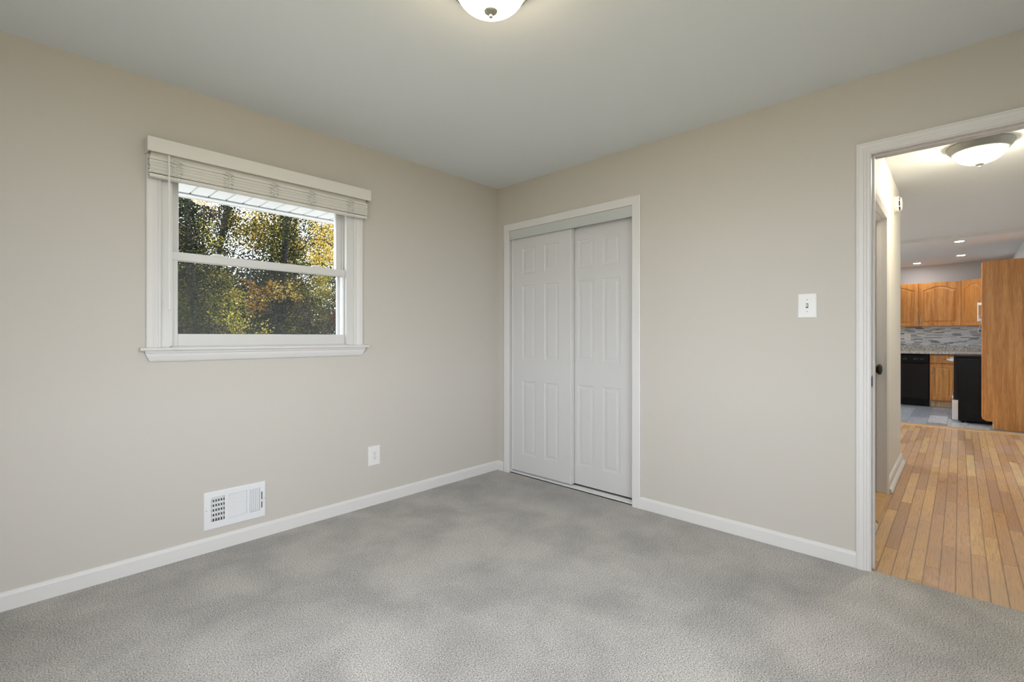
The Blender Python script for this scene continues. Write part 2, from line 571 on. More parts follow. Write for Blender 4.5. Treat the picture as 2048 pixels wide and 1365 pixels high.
def rings(mb, T, outline_fn, steps):
    """nested closed outlines; steps = (inset, h); the last one is filled."""
    vs, fs = [], []
    base = None
    for ins, h in steps:
        pts = outline_fn(ins)
        n = len(pts)
        vs.extend(T(a, z, h) for a, z in pts)
    k = len(steps)
    for i in range(k - 1):
        for j in range(n):
            j2 = (j + 1) % n
            fs.append((i * n + j, i * n + j2, (i + 1) * n + j2, (i + 1) * n + j))
    fs.append(tuple((k - 1) * n + j for j in range(n)))
    mb.add(vs, fs)


def rect_outline(a0, a1, z0, z1):
    return lambda t: [(a0 + t, z0 + t), (a1 - t, z0 + t), (a1 - t, z1 - t), (a0 + t, z1 - t)]


def arch_outline(a0, a1, z0, zs, rise, n=18):
    """straight sides to zs, then an ogee-shouldered arch rising by rise."""
    def fn(t):
        A0, A1 = a0 + t, a1 - t
        out = [(A0, z0 + t), (A1, z0 + t)]
        for i in range(n + 1):
            s = 1 - 2 * i / n
            bumpv = (0.5 + 0.5 * math.cos(PI * abs(s) ** 1.25))
            out.append(((A0 + A1) / 2 + s * (A1 - A0) / 2, zs - t + rise * bumpv))
        return out
    return fn


def panel_door(mb, T, a0, a1, z0, z1, thick, panels, steps):
    """slab with moulded panels in its front (h = 0 is the front face, h = -thick the back)."""
    As = sorted(set([a0, a1] + [p[0] for p in panels] + [p[1] for p in panels]))
    Zs = sorted(set([z0, z1] + [p[2] for p in panels] + [p[3] for p in panels]))
    for i in range(len(As) - 1):
        for j in range(len(Zs) - 1):
            am, zm = (As[i] + As[i + 1]) / 2, (Zs[j] + Zs[j + 1]) / 2
            if any(p[0] < am < p[1] and p[2] < zm < p[3] for p in panels):
                continue
            mb.add([T(As[i], Zs[j], 0), T(As[i + 1], Zs[j], 0), T(As[i + 1], Zs[j + 1], 0), T(As[i], Zs[j + 1], 0)], [(0, 1, 2, 3)])
    for p in panels:
        rings(mb, T, rect_outline(*p), steps)
    c = [(a0, z0), (a1, z0), (a1, z1), (a0, z1)]
    vs = [T(a, z, 0) for a, z in c] + [T(a, z, -thick) for a, z in c]
    mb.add(vs, [(0, 1, 5, 4), (1, 2, 6, 5), (2, 3, 7, 6), (3, 0, 4, 7), (4, 5, 6, 7)])


# ================================================================== THE SHELL
b = MB(); b.box(-3.65, 0.012, -3.72, 0.2, -0.12, 0.0); b.box(0.012, 0.75, -1.40, -0.05, -0.12, 0.0)
struct(b.build('floor', M['carpet']), 'grey speckled cut pile carpet covering the bedroom floor', 'floor')
b = MB(); b.box(0.012, 5.25, -3.72, -1.40, -0.12, -0.003); b.box(2.5, 5.25, -1.40, 0.2, -0.12, -0.003)
struct(b.build('floor_hall', M['oakfloor']), 'worn honey oak strip flooring in the hall beyond the doorway', 'floor')
b = MB(); b.box(5.25, 8.3, -3.72, 0.2, -0.12, -0.003)
struct(b.build('floor_kitchen', M['vinylfloor']), 'grey vinyl plank flooring in the kitchen', 'floor')

b = MB(); b.box(-3.65, 8.3, -3.72, 0.2, 2.44, 2.56)
struct(b.build('ceiling', M['ceil']), 'flat painted ceiling running over bedroom and hall', 'ceiling')
b = MB(); b.box(5.3, 8.2, -3.6, 0.1, 2.40, 2.44)
struct(b.build('ceiling_kitchen', M['ceil']), 'slightly lower kitchen ceiling with recessed lights', 'ceiling')

b = MB(); wall_panel(b, 'x', 0.0, 0.2, -3.45, 2.6, 0, 2.44, [(-2.39, -1.35, 1.085, 2.06)])
struct(b.build('wall_north', M['wall']), 'greige bedroom wall with the window in it', 'wall')
b = MB(); wall_panel(b, 'y', 0.0, 0.115, -3.52, 0.0, 0, 2.44, [(-1.316, -0.136, 0, 2.06), (-3.385, -2.592, 0, 2.065)])
struct(b.build('wall_east', M['wall']), 'greige bedroom wall with closet and hall doorway', 'wall')
b = MB(); wall_panel(b, 'x', -3.72, -3.52, -3.65, 0.115, 0, 2.44, [(-3.37, -1.71, 0.65, 2.25)])
struct(b.build('wall_south', M['wall']), 'greige bedroom wall behind the camera', 'wall')
b = MB(); wall_panel(b, 'y', -3.65, -3.45, -3.52, 0.2, 0, 2.44, [(-3.0, -1.6, 0.70, 2.20)])
struct(b.build('wall_west', M['wall']), 'greige bedroom wall opposite the closet', 'wall')
b = MB(); wall_panel(b, 'x', -2.53, -2.415, 0.115, 2.66, 0, 2.44, [(0.765, 1.465, 0, 2.027)]); wall_panel(b, 'y', 2.545, 2.66, -2.415, 0.0, 0, 2.44, [])
struct(b.build('wall_hall', M['hallwall']), 'pale hall wall ending at the living area', 'wall')
b = MB(); wall_panel(b, 'x', -3.64, -3.52, 0.115, 8.2, 0, 2.44, [])
struct(b.build('wall_kitchen_south', M['kitwall']), 'cool grey wall behind range and pantry', 'wall')
b = MB(); wall_panel(b, 'y', 8.1, 8.2, -3.52, 0.0, 0, 2.44, [])
struct(b.build('wall_kitchen', M['kitwall']), 'cool grey end wall of the kitchen above the wall cabinets', 'wall')
b = MB(); wall_panel(b, 'x', 0.0, 0.2, 2.6, 8.2, 0, 2.44, [(2.9, 7.6, 0.20, 2.30)])
struct(b.build('wall_living', M['hallwall']), 'pale living area wall with a wide window', 'wall')
b = MB(); b.box(0.70, 0.76, -1.45, 0.0, 0, 2.44); b.box(0.115, 0.70, -1.45, -1.40, 0, 2.44)
struct(b.build('wall_closet', M['wall']), 'inner walls of the closet behind the sliding doors', 'wall')

# windows nobody sees directly but which light the rooms
def plain_window(name, label, x0, x1, z0, z1, y0, y1, n, turned=False):
    Tw = (lambda p: (p[1], p[0], p[2])) if turned else (lambda p: p)
    r = thing(name, label, 'window', Tw((0.5 * (x0 + x1), y0, z0)), kind='structure')
    f = MB()
    for a, c, e, g in ((x0, x0 + .05, z0, z1), (x1 - .05, x1, z0, z1), (x0 + .05, x1 - .05, z0, z0 + .05), (x0 + .05, x1 - .05, z1 - .05, z1)):
        f.box(a, c, y0, y1, e, g)
    for k in range(1, n):
        xm = x0 + (x1 - x0) * k / n
        f.box(xm - .02, xm + .02, y0, y1, z0 + .05, z1 - .05)
    f.v = [Tw(p) for p in f.v]
    f.build('window_frame', M['vinyl'], r)
    ym = 0.5 * (y0 + y1)
    MB().add([Tw(q) for q in ((x0, ym, z0), (x1, ym, z0), (x1, ym, z1), (x0, ym, z1))], [(0, 1, 2, 3)]).build('pane', M['glass'], r)

plain_window('window_2', 'white vinyl window in the bedroom wall behind the camera', -3.37, -1.71, 0.65, 2.25, -3.66, -3.60, 2)
plain_window('window_added', 'unseen white vinyl window added opposite the closet for more daylight in the bedroom', -3.0, -1.6, 0.70, 2.20, -3.59, -3.53, 2, True)  # added out of view to bring more daylight into the bedroom
plain_window('window_3', 'wide white living area window beside the kitchen', 2.9, 7.6, 0.20, 2.30, 0.10, 0.17, 4)

# ------------------------------------------------------------------ baseboards
BB = [(0, 0), (0, 0.012), (0.062, 0.012), (0.072, 0.009), (0.078, 0.005), (0.079, 0)]
b = MB(); b.prism(BB, -3.45, -0.0, lambda a, z, h: TN(a, z, h))
struct(b.build('baseboard_north', M['trim']), 'white baseboard under the window wall', 'baseboard')
b = MB(); b.prism(BB, -2.549, -1.366, lambda a, z, h: TE(a, z, h)); b.prism(BB, -0.080, -0.012, lambda a, z, h: TE(a, z, h)); b.prism(BB, -3.52, -3.43, lambda a, z, h: TE(a, z, h))
struct(b.build('baseboard_east', M['trim']), 'white baseboard between closet and hall doorway', 'baseboard')
b = MB(); b.prism(BB, -3.45, 0, lambda a, z, h: (a, -3.52 + h, z))
struct(b.build('baseboard_south', M['trim']), 'white baseboard on the wall behind the camera', 'baseboard')
b = MB(); b.prism(BB, -3.52, 0, lambda a, z, h: (-3.45 + h, a, z))
struct(b.build('baseboard_west', M['trim']), 'white baseboard on the wall opposite the closet', 'baseboard')
HB = [(0, 0), (0, 0.014), (0.075, 0.014), (0.088, 0.009), (0.093, 0)]
SH = [(0, 0.014), (0, 0.034), (0.012, 0.033), (0.026, 0.027), (0.036, 0.014)]
for k, (a0, a1, lab) in enumerate(((0.115, 0.695, 'short white hall baseboard with shoe moulding just outside the bedroom doorway'), (1.535, 2.674, 'white hall baseboard with shoe moulding at the outer wall corner'))):
    b = MB(); b.prism(HB, a0, a1, lambda a, z, h: TH(a, z, h))
    o = struct(b.build('baseboard_hall' if k == 0 else 'baseboard_hall_corner', M['trim']), lab, 'baseboard')
    b = MB(); b.prism(SH, a0, a1 + (0.012 if k else 0), lambda a, z, h: TH(a, z, h))
    b.build('shoe_moulding', M['trim'], o)

# ------------------------------------------------------------------ window 1 (double hung) in the north wall
win = thing('window_1', 'white double-hung window above the vent with trees outside', 'window', (-1.87, 0.0, 1.085), kind='structure')
c = MB()
WC = [(0, 0.0), (0, 0.012), (0.06, 0.016), (0.18, 0.016), (0.24, 0.012), (0.34, 0.013), (0.6, 0.017), (0.93, 0.019), (1.0, 0.016), (1.0, 0.0)]
casing(c, TN, -2.39, -1.35, 2.06, 0.061, WC, bottom=1.100)
c.build('casing', M['trim'], win)
f = MB()
for x0, x1 in ((-2.39, -2.352), (-1.388, -1.35)):
    f.box(x0, x1, 0.0, 0.14, 1.085, 2.06)
    s = 1 if x0 < -2 else -1
    xe = x1 if s > 0 else x0
    f.box(xe, xe + s * 0.010, 0.000, 0.022, 1.10, 2.05)
    f.box(xe, xe + s * 0.010, 0.064, 0.071, 1.60, 2.05)
    f.box(xe, xe + s * 0.014, 0.120, 0.14, 1.10, 2.05)
f.box(-2.352, -1.388, 0.0, 0.14, 2.035, 2.06)
f.box(-2.352, -1.388, 0.0, 0.16, 1.085, 1.104)
f.build('window_frame', M['vinyl'], win)
# lower sash: front face y .028, glass y .05
ls = MB()
ls.box(-2.348, -2.313, 0.028, 0.068, 1.104, 1.594, 0.003)
ls.box(-1.406, -1.372, 0.028, 0.068, 1.104, 1.594, 0.003)
ls.box(-2.313, -1.406, 0.028, 0.068, 1.104, 1.168, 0.003)
ls.box(-2.348, -1.372, 0.024, 0.068, 1.551, 1.594, 0.003)
lo = ls.build('lower_sash', M['vinyl'], win)
MB().box(-2.315, -1.404, 0.049, 0.053, 1.166, 1.553).build('lower_pane', M['glass'], lo)
lk = MB()
for x in (-2.13, -1.58):
    lk.box(x - 0.03, x + 0.03, 0.026, 0.060, 1.594, 1.600, 0.002)
    lk.box(x - 0.022, x + 0.022, 0.030, 0.045, 1.600, 1.607, 0.002)
lk.build('sash_lock', M['plate'], lo)
us = MB()
us.box(-2.348, -2.300, 0.074, 0.112, 1.56, 2.035, 0.003)
us.box(-1.432, -1.388, 0.074, 0.112, 1.56, 2.035, 0.003)
us.box(-2.300, -1.432, 0.074, 0.112, 1.56, 1.594, 0.003)
us.box(-2.300, -1.432, 0.074, 0.112, 1.99, 2.035, 0.003)
uo = us.build('upper_sash', M['vinyl'], win)
MB().box(-2.302, -1.430, 0.091, 0.095, 1.592, 1.992).build('upper_pane', M['glass'], uo)
sc = MB()
for x0, x1, z0, z1 in ((-2.352, -2.335, 1.104, 1.58), (-1.403, -1.388, 1.104, 1.58), (-2.335, -1.403, 1.104, 1.118), (-2.335, -1.403, 1.566, 1.58)):
    sc.box(x0, x1, 0.122, 0.132, z0, z1)
so = sc.build('screen_frame', M['vinyl'], win)
MB().add([(-2.335, 0.127, 1.118), (-1.403, 0.127, 1.118), (-1.403, 0.127, 1.566), (-2.335, 0.127, 1.566)], [(0, 1, 2, 3)]).build('insect_screen', M['screen'], so)
# stool and apron
st = MB()
STP = [(1.083, -0.024), (1.083, 0.040), (1.0845, 0.045), (1.090, 0.048), (1.097, 0.045), (1.100, 0.038), (1.101, -0.024)]
st.prism(STP, -2.478, -1.257, lambda a, z, h: TN(a, z, h))
st.build('window_sill', M['trim'], win)
ap = MB()
APO = [(1.083, 0.0), (1.083, 0.030), (1.074, 0.033), (1.070, 0.027), (1.055, 0.024), (1.038, 0.017), (1.030, 0.012), (1.0275, 0.007), (1.027, 0.0)]
n = len(APO)
vs = []
for side in (0, 1):
    for z, h in APO:
        k = (1.083 - z) / 0.056
        ins = 0.004 + 0.024 * k ** 1.6
        a = -2.462 + ins if side == 0 else -1.273 - ins
        vs.append(TN(a, z, h))
ap.add(vs, [(i, (i + 1) % n, (i + 1) % n + n, i + n) for i in range(n)] + [tuple(range(n - 1, -1, -1)), tuple(range(n, 2 * n))])
ap.build('apron', M['trim'], win)

# ------------------------------------------------------------------ blind
bl = thing('window_blind', 'off-white slatted blind drawn up in a stack over the window', 'window blind', (-1.87, 0.0, 1.93))
v = MB()
v.box(-2.457, -1.267, -0.086, -0.078, 2.055, 2.126, 0.002)
v.box(-2.457, -2.450, -0.080, 0.0, 2.055, 2.126)
v.box(-1.274, -1.267, -0.080, 0.0, 2.055, 2.126)
v.build('valance', M['blind'], bl)
h = MB(); h.box(-2.440, -1.284, -0.048, -0.020, 2.037, 2.090, 0.002); h.build('headrail', M['blind'], bl)
rnd = random.Random(5)
for k in range(17):
    z = 2.0335 - k * 0.0045 - (0.001 if k > 8 else 0) - (0.001 if k > 13 else 0)
    s = MB()
    dx = rnd.uniform(-0.003, 0.003)
    y0, tl = -0.066 + rnd.uniform(-0.0015, 0.0015), rnd.uniform(-0.0008, 0.0008)
    prof = [(y0, z - 0.0021 + tl), (y0, z + 0.0021 + tl), (y0 + 0.015, z + 0.0023), (y0 + 0.030, z + 0.0014 - tl), (y0 + 0.030, z - 0.0014 - tl), (y0 + 0.015, z - 0.0002)]
    s.prism(prof, -2.447 + dx, -1.284 + dx, lambda a, p, q: (a, p, q))
    s.build('slat', M['blind'], bl)
r = MB(); r.box(-2.447, -1.284, -0.067, -0.034, 1.937, 1.953, 0.004)
r.build('bottom_rail', M['blind'], bl)
for x in (-2.335, -2.105, -1.872, -1.655, -1.405):
    lc = MB()
    for q in range(3):
        pts = []
        for i in range(16):
            t = i / 15
            zz = 1.938 + 0.098 * t
            pts.append((x + (q - 1) * 0.018 + 0.012 * math.sin(i * 2.3 + q * 1.7) * (0.35 + 0.65 * t), -0.069 - 0.003 * abs(math.cos(i * 1.9 + q)), zz))
        lc.tube(pts, 0.0011, 5)
    lc.build('ladder_cord', M['cordw'], bl)
wd = MB()
wd.tube([(-2.372, -0.084, 2.05), (-2.372, -0.088, 2.03), (-2.3715, -0.088, 1.65), (-2.371, -0.088, 1.295)], 0.0042, 6, smooth=False)
wd.tube([(-2.371, -0.088, 1.297), (-2.371, -0.088, 1.283)], 0.0058, 8)
wd.build('tilt_wand', M['plate'], bl)

# ------------------------------------------------------------------ closet
b = MB(); casing(b, TE, -1.306, -0.146, 2.050, 0.060, FLAT)
b.box(-0.002, 0.105, -0.146, -0.136, 0, 2.06); b.box(-0.002, 0.105, -1.316, -1.306, 0, 2.06); b.box(-0.002, 0.105, -1.316, -0.136, 2.050, 2.060)
struct(b.build('trim_1', M['trim']), 'white casing framing the sliding closet doors', 'door casing')
b = MB()
b.box(-0.004, 0.002, -1.303, -0.149, 1.984, 2.049); b.box(-0.010, 0.002, -1.303, -0.149, 1.974, 1.986, 0.002); b.box(0.002, 0.10, -1.303, -0.149, 2.040, 2.049)
b.box(0.054, 0.058, -1.303, -0.149, 1.99, 2.04)
struct(b.build('trim_2', M['track']), 'pale grey metal header track over the closet doors', 'door track')
b = MB(); b.box(0.004, 0.010, -1.303, -0.149, 0.0, 0.022, 0.001); b.box(0.004, 0.10, -1.303, -0.149, 0.0, 0.008); b.box(0.052, 0.057, -1.303, -0.149, 0.0, 0.018)
struct(b.build('trim_3', M['vinyl']), 'white floor track under the closet doors', 'door track')
SIX = [(0.0, 0.0), (0.003, -0.0032), (0.009, -0.0042), (0.020, -0.0042), (0.034, -0.0012), (0.038, -0.0008)]
def closet_door(name, label, y0, y1, x):
    Td = lambda a, z, h: (x - h, a, z)
    w = y1 - y0
    cols = ((y0 + 0.119, y0 + 0.119 + 0.144), (y1 - 0.119 - 0.144, y1 - 0.119))
    pans = [(c0, c1, z0, z1) for c0, c1 in cols for z0, z1 in ((0.175, 0.785), (0.967, 1.578), (1.677, 1.889))]
    b = MB(); panel_door(b, Td, y0, y1, 0.030, 1.992, 0.032, pans, SIX)
    o = struct(b.build(name, M['door']), label, 'closet door')
    for a0, a1 in ((y0 - 0.004, y0 + 0.012), (y1 - 0.012, y1 + 0.004)):
        e = MB(); e.box(x - 0.004, x + 0.034, a0, a1, 0.029, 1.992, 0.002); e.build('edge_strip', M['vinyl'], o)
closet_door('door_1', 'white six-panel sliding closet door nearest the window wall, in front', -0.776, -0.158, 0.018)
closet_door('door_2', 'white six-panel sliding closet door set behind the other one', -1.292, -0.690, 0.060)

# ------------------------------------------------------------------ bedroom doorway
b = MB(); casing(b, TE, -3.370, -2.607, 2.050, 0.060, COLONIAL)
struct(b.build('trim_4', M['trim']), 'white moulded casing round the doorway to the hall', 'door casing')
b = MB()
b.box(-0.001, 0.116, -2.607, -2.592, 0, 2.065); b.box(-0.001, 0.116, -3.385, -3.370, 0, 2.065); b.box(-0.001, 0.116, -3.370, -2.607, 2.055, 2.065)
b.box(0.040, 0.075, -2.615, -2.607, 0, 2.055); b.box(0.040, 0.075, -3.370, -3.362, 0, 2.055); b.box(0.040, 0.075, -3.362, -2.615, 2.047, 2.055)
jamb = struct(b.build('trim_5', M['trim']), 'white jamb and stop lining the doorway to the hall', 'door jamb')
b = MB(); b.box(0.002, 0.032, -2.6085, -2.6065, 0.905, 0.962, 0.0008); b.box(-0.0045, 0.004, -2.6105, -2.6065, 0.912, 0.955, 0.002)
b.build('strike_plate', M['bronze'], jamb)

# ------------------------------------------------------------------ hall doorway on the left
b = MB(); casing(b, TH, 0.78, 1.45, 2.012, 0.060, COLONIAL)
b.box(0.765, 0.78, -2.531, -2.415, 0.02, 2.027); b.box(1.45, 1.465, -2.531, -2.415, 0.02, 2.027); b.box(0.78, 1.45, -2.531, -2.415, 2.012, 2.027)
b.box(0.78, 0.792, -2.508, -2.478, 0.02, 2.012); b.box(1.438, 1.45, -2.508, -2.478, 0.02, 2.012); b.box(0.792, 1.438, -2.508, -2.478, 2.000, 2.012)
struct(b.build('trim_6', M['trim']), 'white casing and jamb of the closed hall door', 'door casing')
b = MB(); b.prism([(-0.003, 0.0), (-0.003, 0.028), (0.010, 0.022), (0.019, 0.004), (0.019, -0.11), (-0.003, -0.11)], 0.78, 1.45, lambda a, z, h: TH(a, z, h))
struct(b.build('trim_7', M['oaktrim']), 'pale oak threshold under the hall door', 'threshold')
b = MB()
Td = lambda a, z, h: (a, -2.474 - h, z)
panel_door(b, Td, 0.783, 1.447, 0.024, 2.008, 0.035, [(c0, c1, z0, z1) for c0, c1 in ((0.895, 1.06), (1.17, 1.335)) for z0, z1 in ((0.2, 0.82), (1.0, 1.6), (1.72, 1.92))], SIX)
hd = struct(b.build('door_3', M['door']), 'closed white panel door in the left hall wall', 'door')
k = MB()
Tk = lambda x, y, z: (1.387 + x, -2.474 - z, 0.918 + y)
k.lathe(0, 0, [(0.0, 0.0), (0.034, 0.0), (0.0355, 0.004), (0.030, 0.007), (0.022, 0.010), (0.024, 0.014), (0.033, 0.019), (0.038, 0.027), (0.037, 0.035), (0.030, 0.042), (0.016, 0.046), (0.0, 0.047)], 32, T=Tk)
k.build('door_knob', M['bronze'], hd)

b = MB(); b.prism([(-0.003, 5.20), (0.004, 5.21), (0.010, 5.25), (0.010, 5.31), (0.004, 5.35), (-0.003, 5.36)], -3.52, 0.0, lambda a, z, x: (x, a, z))
struct(b.build('trim_8', M['oaktrim']), 'pale oak transition strip between hall and kitchen floors', 'floor strip')

b = MB(); b.box(5.288, 5.300, -3.52, 0.0, 2.397, 2.44)  # white board added so the ceiling step reads as a bright streak of light
struct(b.build('light_streak_strip', M['trim']), 'white strip standing in for a streak of light along the kitchen ceiling step', 'painted light streak')

# ------------------------------------------------------------------ vent, outlet, switch
vt = thing('air_vent', 'white metal wall vent with three louvre banks low under the window', 'air vent', (-2.05, 0.0, 0.117))
T = TN
p = MB()
x0, x1, z0, z1 = -2.205, -1.898, 0.117, 0.319
banks = [(-2.172, -2.108), (-2.090, -1.996), (-1.982, -1.928)]
zb0, zb1 = 0.158, 0.288
def plate_with_holes(mb, holes, hgt):
    As = sorted(set([x0, x1] + [q for hh in holes for q in hh[:2]]))
    Zs = sorted(set([z0, z1] + [q for hh in holes for q in hh[2:]]))
    for i in range(len(As) - 1):
        for j in range(len(Zs) - 1):
            am, zm = (As[i] + As[i + 1]) / 2, (Zs[j] + Zs[j + 1]) / 2
            if any(hh[0] < am < hh[1] and hh[2] < zm < hh[3] for hh in holes):
                continue
            mb.add([T(As[i], Zs[j], hgt), T(As[i + 1], Zs[j], hgt), T(As[i + 1], Zs[j + 1], hgt), T(As[i], Zs[j + 1], hgt)], [(0, 1, 2, 3)])
holes = [(a, c, zb0, zb1) for a, c in banks] + [(-1.9205, -1.9155, 0.170, 0.262)]
x0 += 0.004; x1 -= 0.004; z0 += 0.004; z1 -= 0.004
plate_with_holes(p, holes, 0.008)
rim = [(x0 - 0.004, z0 - 0.004), (x1 + 0.004, z0 - 0.004), (x1 + 0.004, z1 + 0.004), (x0 - 0.004, z1 + 0.004)]
inn = [(x0, z0), (x1, z0), (x1, z1), (x0, z1)]
p.add([T(a, z, 0.0) for a, z in rim] + [T(a, z, 0.0055) for a, z in rim] + [T(a, z, 0.008) for a, z in inn],
      [(i, (i + 1) % 4, (i + 1) % 4 + 4, i + 4) for i in range(4)] + [(i + 4, (i + 1) % 4 + 4, (i + 1) % 4 + 8, i + 8) for i in range(4)])
p.build('faceplate', M['ventwhite'], vt)
d = MB(); d.box(-2.19, -1.91, -0.0012, -0.0002, 0.135, 0.305); d.build('duct_backing', M['dark'], vt)
lv = MB()
for k in range(5):
    a = banks[0][0] + 0.0064 + k * 0.0128
    lv.prism([(a + 0.0036, 0.0018), (a + 0.0022, 0.0016), (a - 0.0050, 0.0076), (a - 0.0036, 0.0082)], zb0, zb1, lambda z, q, hh: T(q, z, hh))
for k in range(5):
    z = zb0 + 0.014 + k * 0.0255
    lv.box(banks[0][0], banks[0][1], -0.0035, -0.0015, z, z + 0.012)
lv.build('louvre_bank', M['ventwhite'], vt)
lv = MB()
for k in range(12):
    z = zb0 + 0.0055 + k * 0.0108
    lv.prism([(z - 0.0042, 0.0082), (z - 0.0052, 0.0076), (z + 0.0034, 0.0018), (z + 0.0046, 0.0024)], banks[1][0], banks[1][1], lambda a, q, hh: T(a, q, hh))
lv.build('louvre_bank', M['ventwhite'], vt)
lv = MB()
for k in range(5):
    a = banks[2][0] + 0.0050 + k * 0.0108
    lv.prism([(a - 0.0046, 0.0018), (a - 0.0034, 0.0014), (a + 0.0046, 0.0076), (a + 0.0034, 0.0084)], zb0, zb1, lambda z, q, hh: T(q, z, hh))
lv.build('louvre_bank', M['ventwhite'], vt)
lev = MB(); lev.box(-1.921, -1.915, -0.0095, -0.004, 0.205, 0.217, 0.001); lev.box(-1.917, -1.909, -0.016, -0.008, 0.205, 0.217, 0.002); lev.build('damper_lever', M['ventwhite'], vt)
for a in (-2.194, -1.908):
    s = MB(); s.lathe(0, 0, [(0.0035, 0.0), (0.0035, 0.001), (0.002, 0.0018), (0.0, 0.0018)], 12, T=lambda x, y, z, a=a: (a + x, -0.008 - z, 0.222 + y)); s.build('screw', M['steel'], vt)


def wall_plate(r, T, a0, a1, z0, z1):
    p = MB()
    steps = [(0.0, 0.0), (0.0, 0.003), (0.0035, 0.0062), (0.007, 0.0070)]
    rings(p, T, rect_outline(a0, a1, z0, z1), steps)
    p.build('cover_plate', M['plate'], r)


def screw(r, T, a, z, hgt, rad=0.0028):
    s = MB(); s.lathe(0, 0, [(rad, 0.0), (rad, 0.0008), (rad * 0.6, 0.0014), (0.0, 0.0014)], 12, T=lambda x, y, q: T(a + x, z + y, hgt + q)); s.build('screw', M['nickel'], r)


def duplex(r, T, am, zm, hgt, k=1.0):
    for dz in (-0.0155 * k, 0.0155 * k):
        q = MB()
        pts = []
        for i in range(20):
            w = 2 * PI * i / 20
            pts.append((max(-0.0125, min(0.0125, 0.0145 * math.cos(w))) * k, 0.0130 * math.sin(w) * k))
        q.add([T(am + x, zm + dz + y, hgt - 0.0005) for x, y in pts] + [T(am + x, zm + dz + y, hgt + 0.0012) for x, y in pts], [(i, (i + 1) % 20, (i + 1) % 20 + 20, i + 20) for i in range(20)] + [tuple(range(20, 40))])
        rec = q.build('receptacle', M['plate'], r)
        sl = MB()
        for x in (-0.0062 * k, 0.0062 * k):
            sl.box(am + x - 0.0011, am + x + 0.0011, zm + dz + 0.0005, zm + dz + 0.0085 * k, hgt + 0.0008, hgt + 0.0016, T=T)
        sl.box(am - 0.0021, am + 0.0021, zm + dz - 0.0082 * k, zm + dz - 0.0040, hgt + 0.0008, hgt + 0.0016, T=T)
        sl.build('slots', M['slot'], rec)


ol = thing('wall_outlet', 'white duplex outlet low on the window wall right of the vent', 'outlet', (-1.195, 0.0, 0.27))
wall_plate(ol, TN, -1.2405, -1.1505, 0.2700, 0.4030)
duplex(ol, TN, -1.1955, 0.3370, 0.0070, 1.05)
screw(ol, TN, -1.1955, 0.3370, 0.0070)

sw = thing('light_switch', 'white toggle light switch beside the hall doorway', 'light switch', (0.0, -2.334, 1.253))
wall_plate(sw, TE, -2.3785, -2.2905, 1.2530, 1.3830)
q = MB(); q.box(-2.3400, -2.3290, 1.3060, 1.3300, 0.0066, 0.0082, 0.0006, T=TE)
q.build('toggle_collar', M['slot'], sw)
q = MB(); q.prism([(1.3105, 0.0070), (1.3190, 0.0175), (1.3245, 0.0170), (1.3265, 0.0070)], -2.3378, -2.3312, lambda a, z, hh: TE(a, z, hh)); q.build('toggle', M['plate'], sw)
for z in (1.287, 1.349):
    screw(sw, TE, -2.3345, z, 0.0070)

# ------------------------------------------------------------------ ceiling lights
def flush_light(label, x, y, bowl, group='flush dome ceiling lights'):
    r = thing('ceiling_light', label, 'ceiling light', (x, y, 2.44), group)
    p = MB(); p.lathe(x, y, [(0.0, 2.4395), (0.166, 2.4395), (0.169, 2.436), (0.169, 2.429), (0.164, 2.425), (0.160, 2.417), (0.157, 2.408), (0.150, 2.402), (0.146, 2.394), (0.138, 2.388), (0.127, 2.387), (0.124, 2.392), (0.0, 2.397)], 64)
    p.build('pan', M['pan'], r)
    prof = [(0.125, 2.391)]
    for i in range(1, 15):
        t = i / 14 * PI / 2
        prof.append((0.125 * math.cos(t) ** 0.9 if i < 14 else 0.0, 2.391 - 0.081 * math.sin(t)))
    q = MB(); q.lathe(x, y, prof, 64); q.build('glass_bowl', M[bowl], r)
    f = MB(); f.lathe(x, y, [(0.0, 2.3115), (0.022, 2.3120), (0.0245, 2.3095), (0.0235, 2.3060), (0.018, 2.3020), (0.012, 2.2985), (0.0065, 2.2965), (0.0050, 2.2940), (0.0068, 2.2905), (0.0068, 2.2875), (0.004, 2.2845), (0.0, 2.2840)], 28)
    f.build('finial', M['nickel'], r)
flush_light('frosted dome ceiling light on the bedroom ceiling, cut by the top edge', -1.735, -1.715, 'bowl')
flush_light('frosted dome ceiling light seen through the hall doorway', 1.535, -3.018, 'hallbowl')

# ------------------------------------------------------------------ smoke detector on hall wall
sd = thing('smoke_detector', 'round white smoke detector high on the hall wall corner', 'smoke detector', (2.13, -2.53, 2.248))
Ts = lambda x, y, z: (2.13 + x, -2.53 - z, 2.248 + y)
q = MB(); q.lathe(0, 0, [(0.0, 0.0), (0.070, 0.0), (0.071, 0.004), (0.069, 0.008), (0.064, 0.009)], 40, T=Ts); q.build('mounting_base', M['plate'], sd)
q = MB(); q.lathe(0, 0, [(0.066, 0.009), (0.066, 0.026), (0.063, 0.029), (0.0, 0.029)], 40, T=Ts); q.build('housing', M['plate'], sd)
q = MB(); q.lathe(0, 0, [(0.0, 0.029), (0.048, 0.029), (0.048, 0.038), (0.0, 0.038)], 40, T=Ts); q.build('sensor_slot', M['slot'], sd)
q = MB(); q.lathe(0, 0, [(0.0, 0.038), (0.054, 0.038), (0.056, 0.041), (0.050, 0.046), (0.030, 0.049), (0.0, 0.050)], 40, T=Ts)
for i in range(6):
    w = 2 * PI * (i + 0.5) / 6
    q.box(0.049 * math.cos(w) - 0.004, 0.049 * math.cos(w) + 0.004, 0.049 * math.sin(w) - 0.004, 0.049 * math.sin(w) + 0.004, 0.028, 0.040, T=Ts)
q.build('cover', M['plate'], sd)

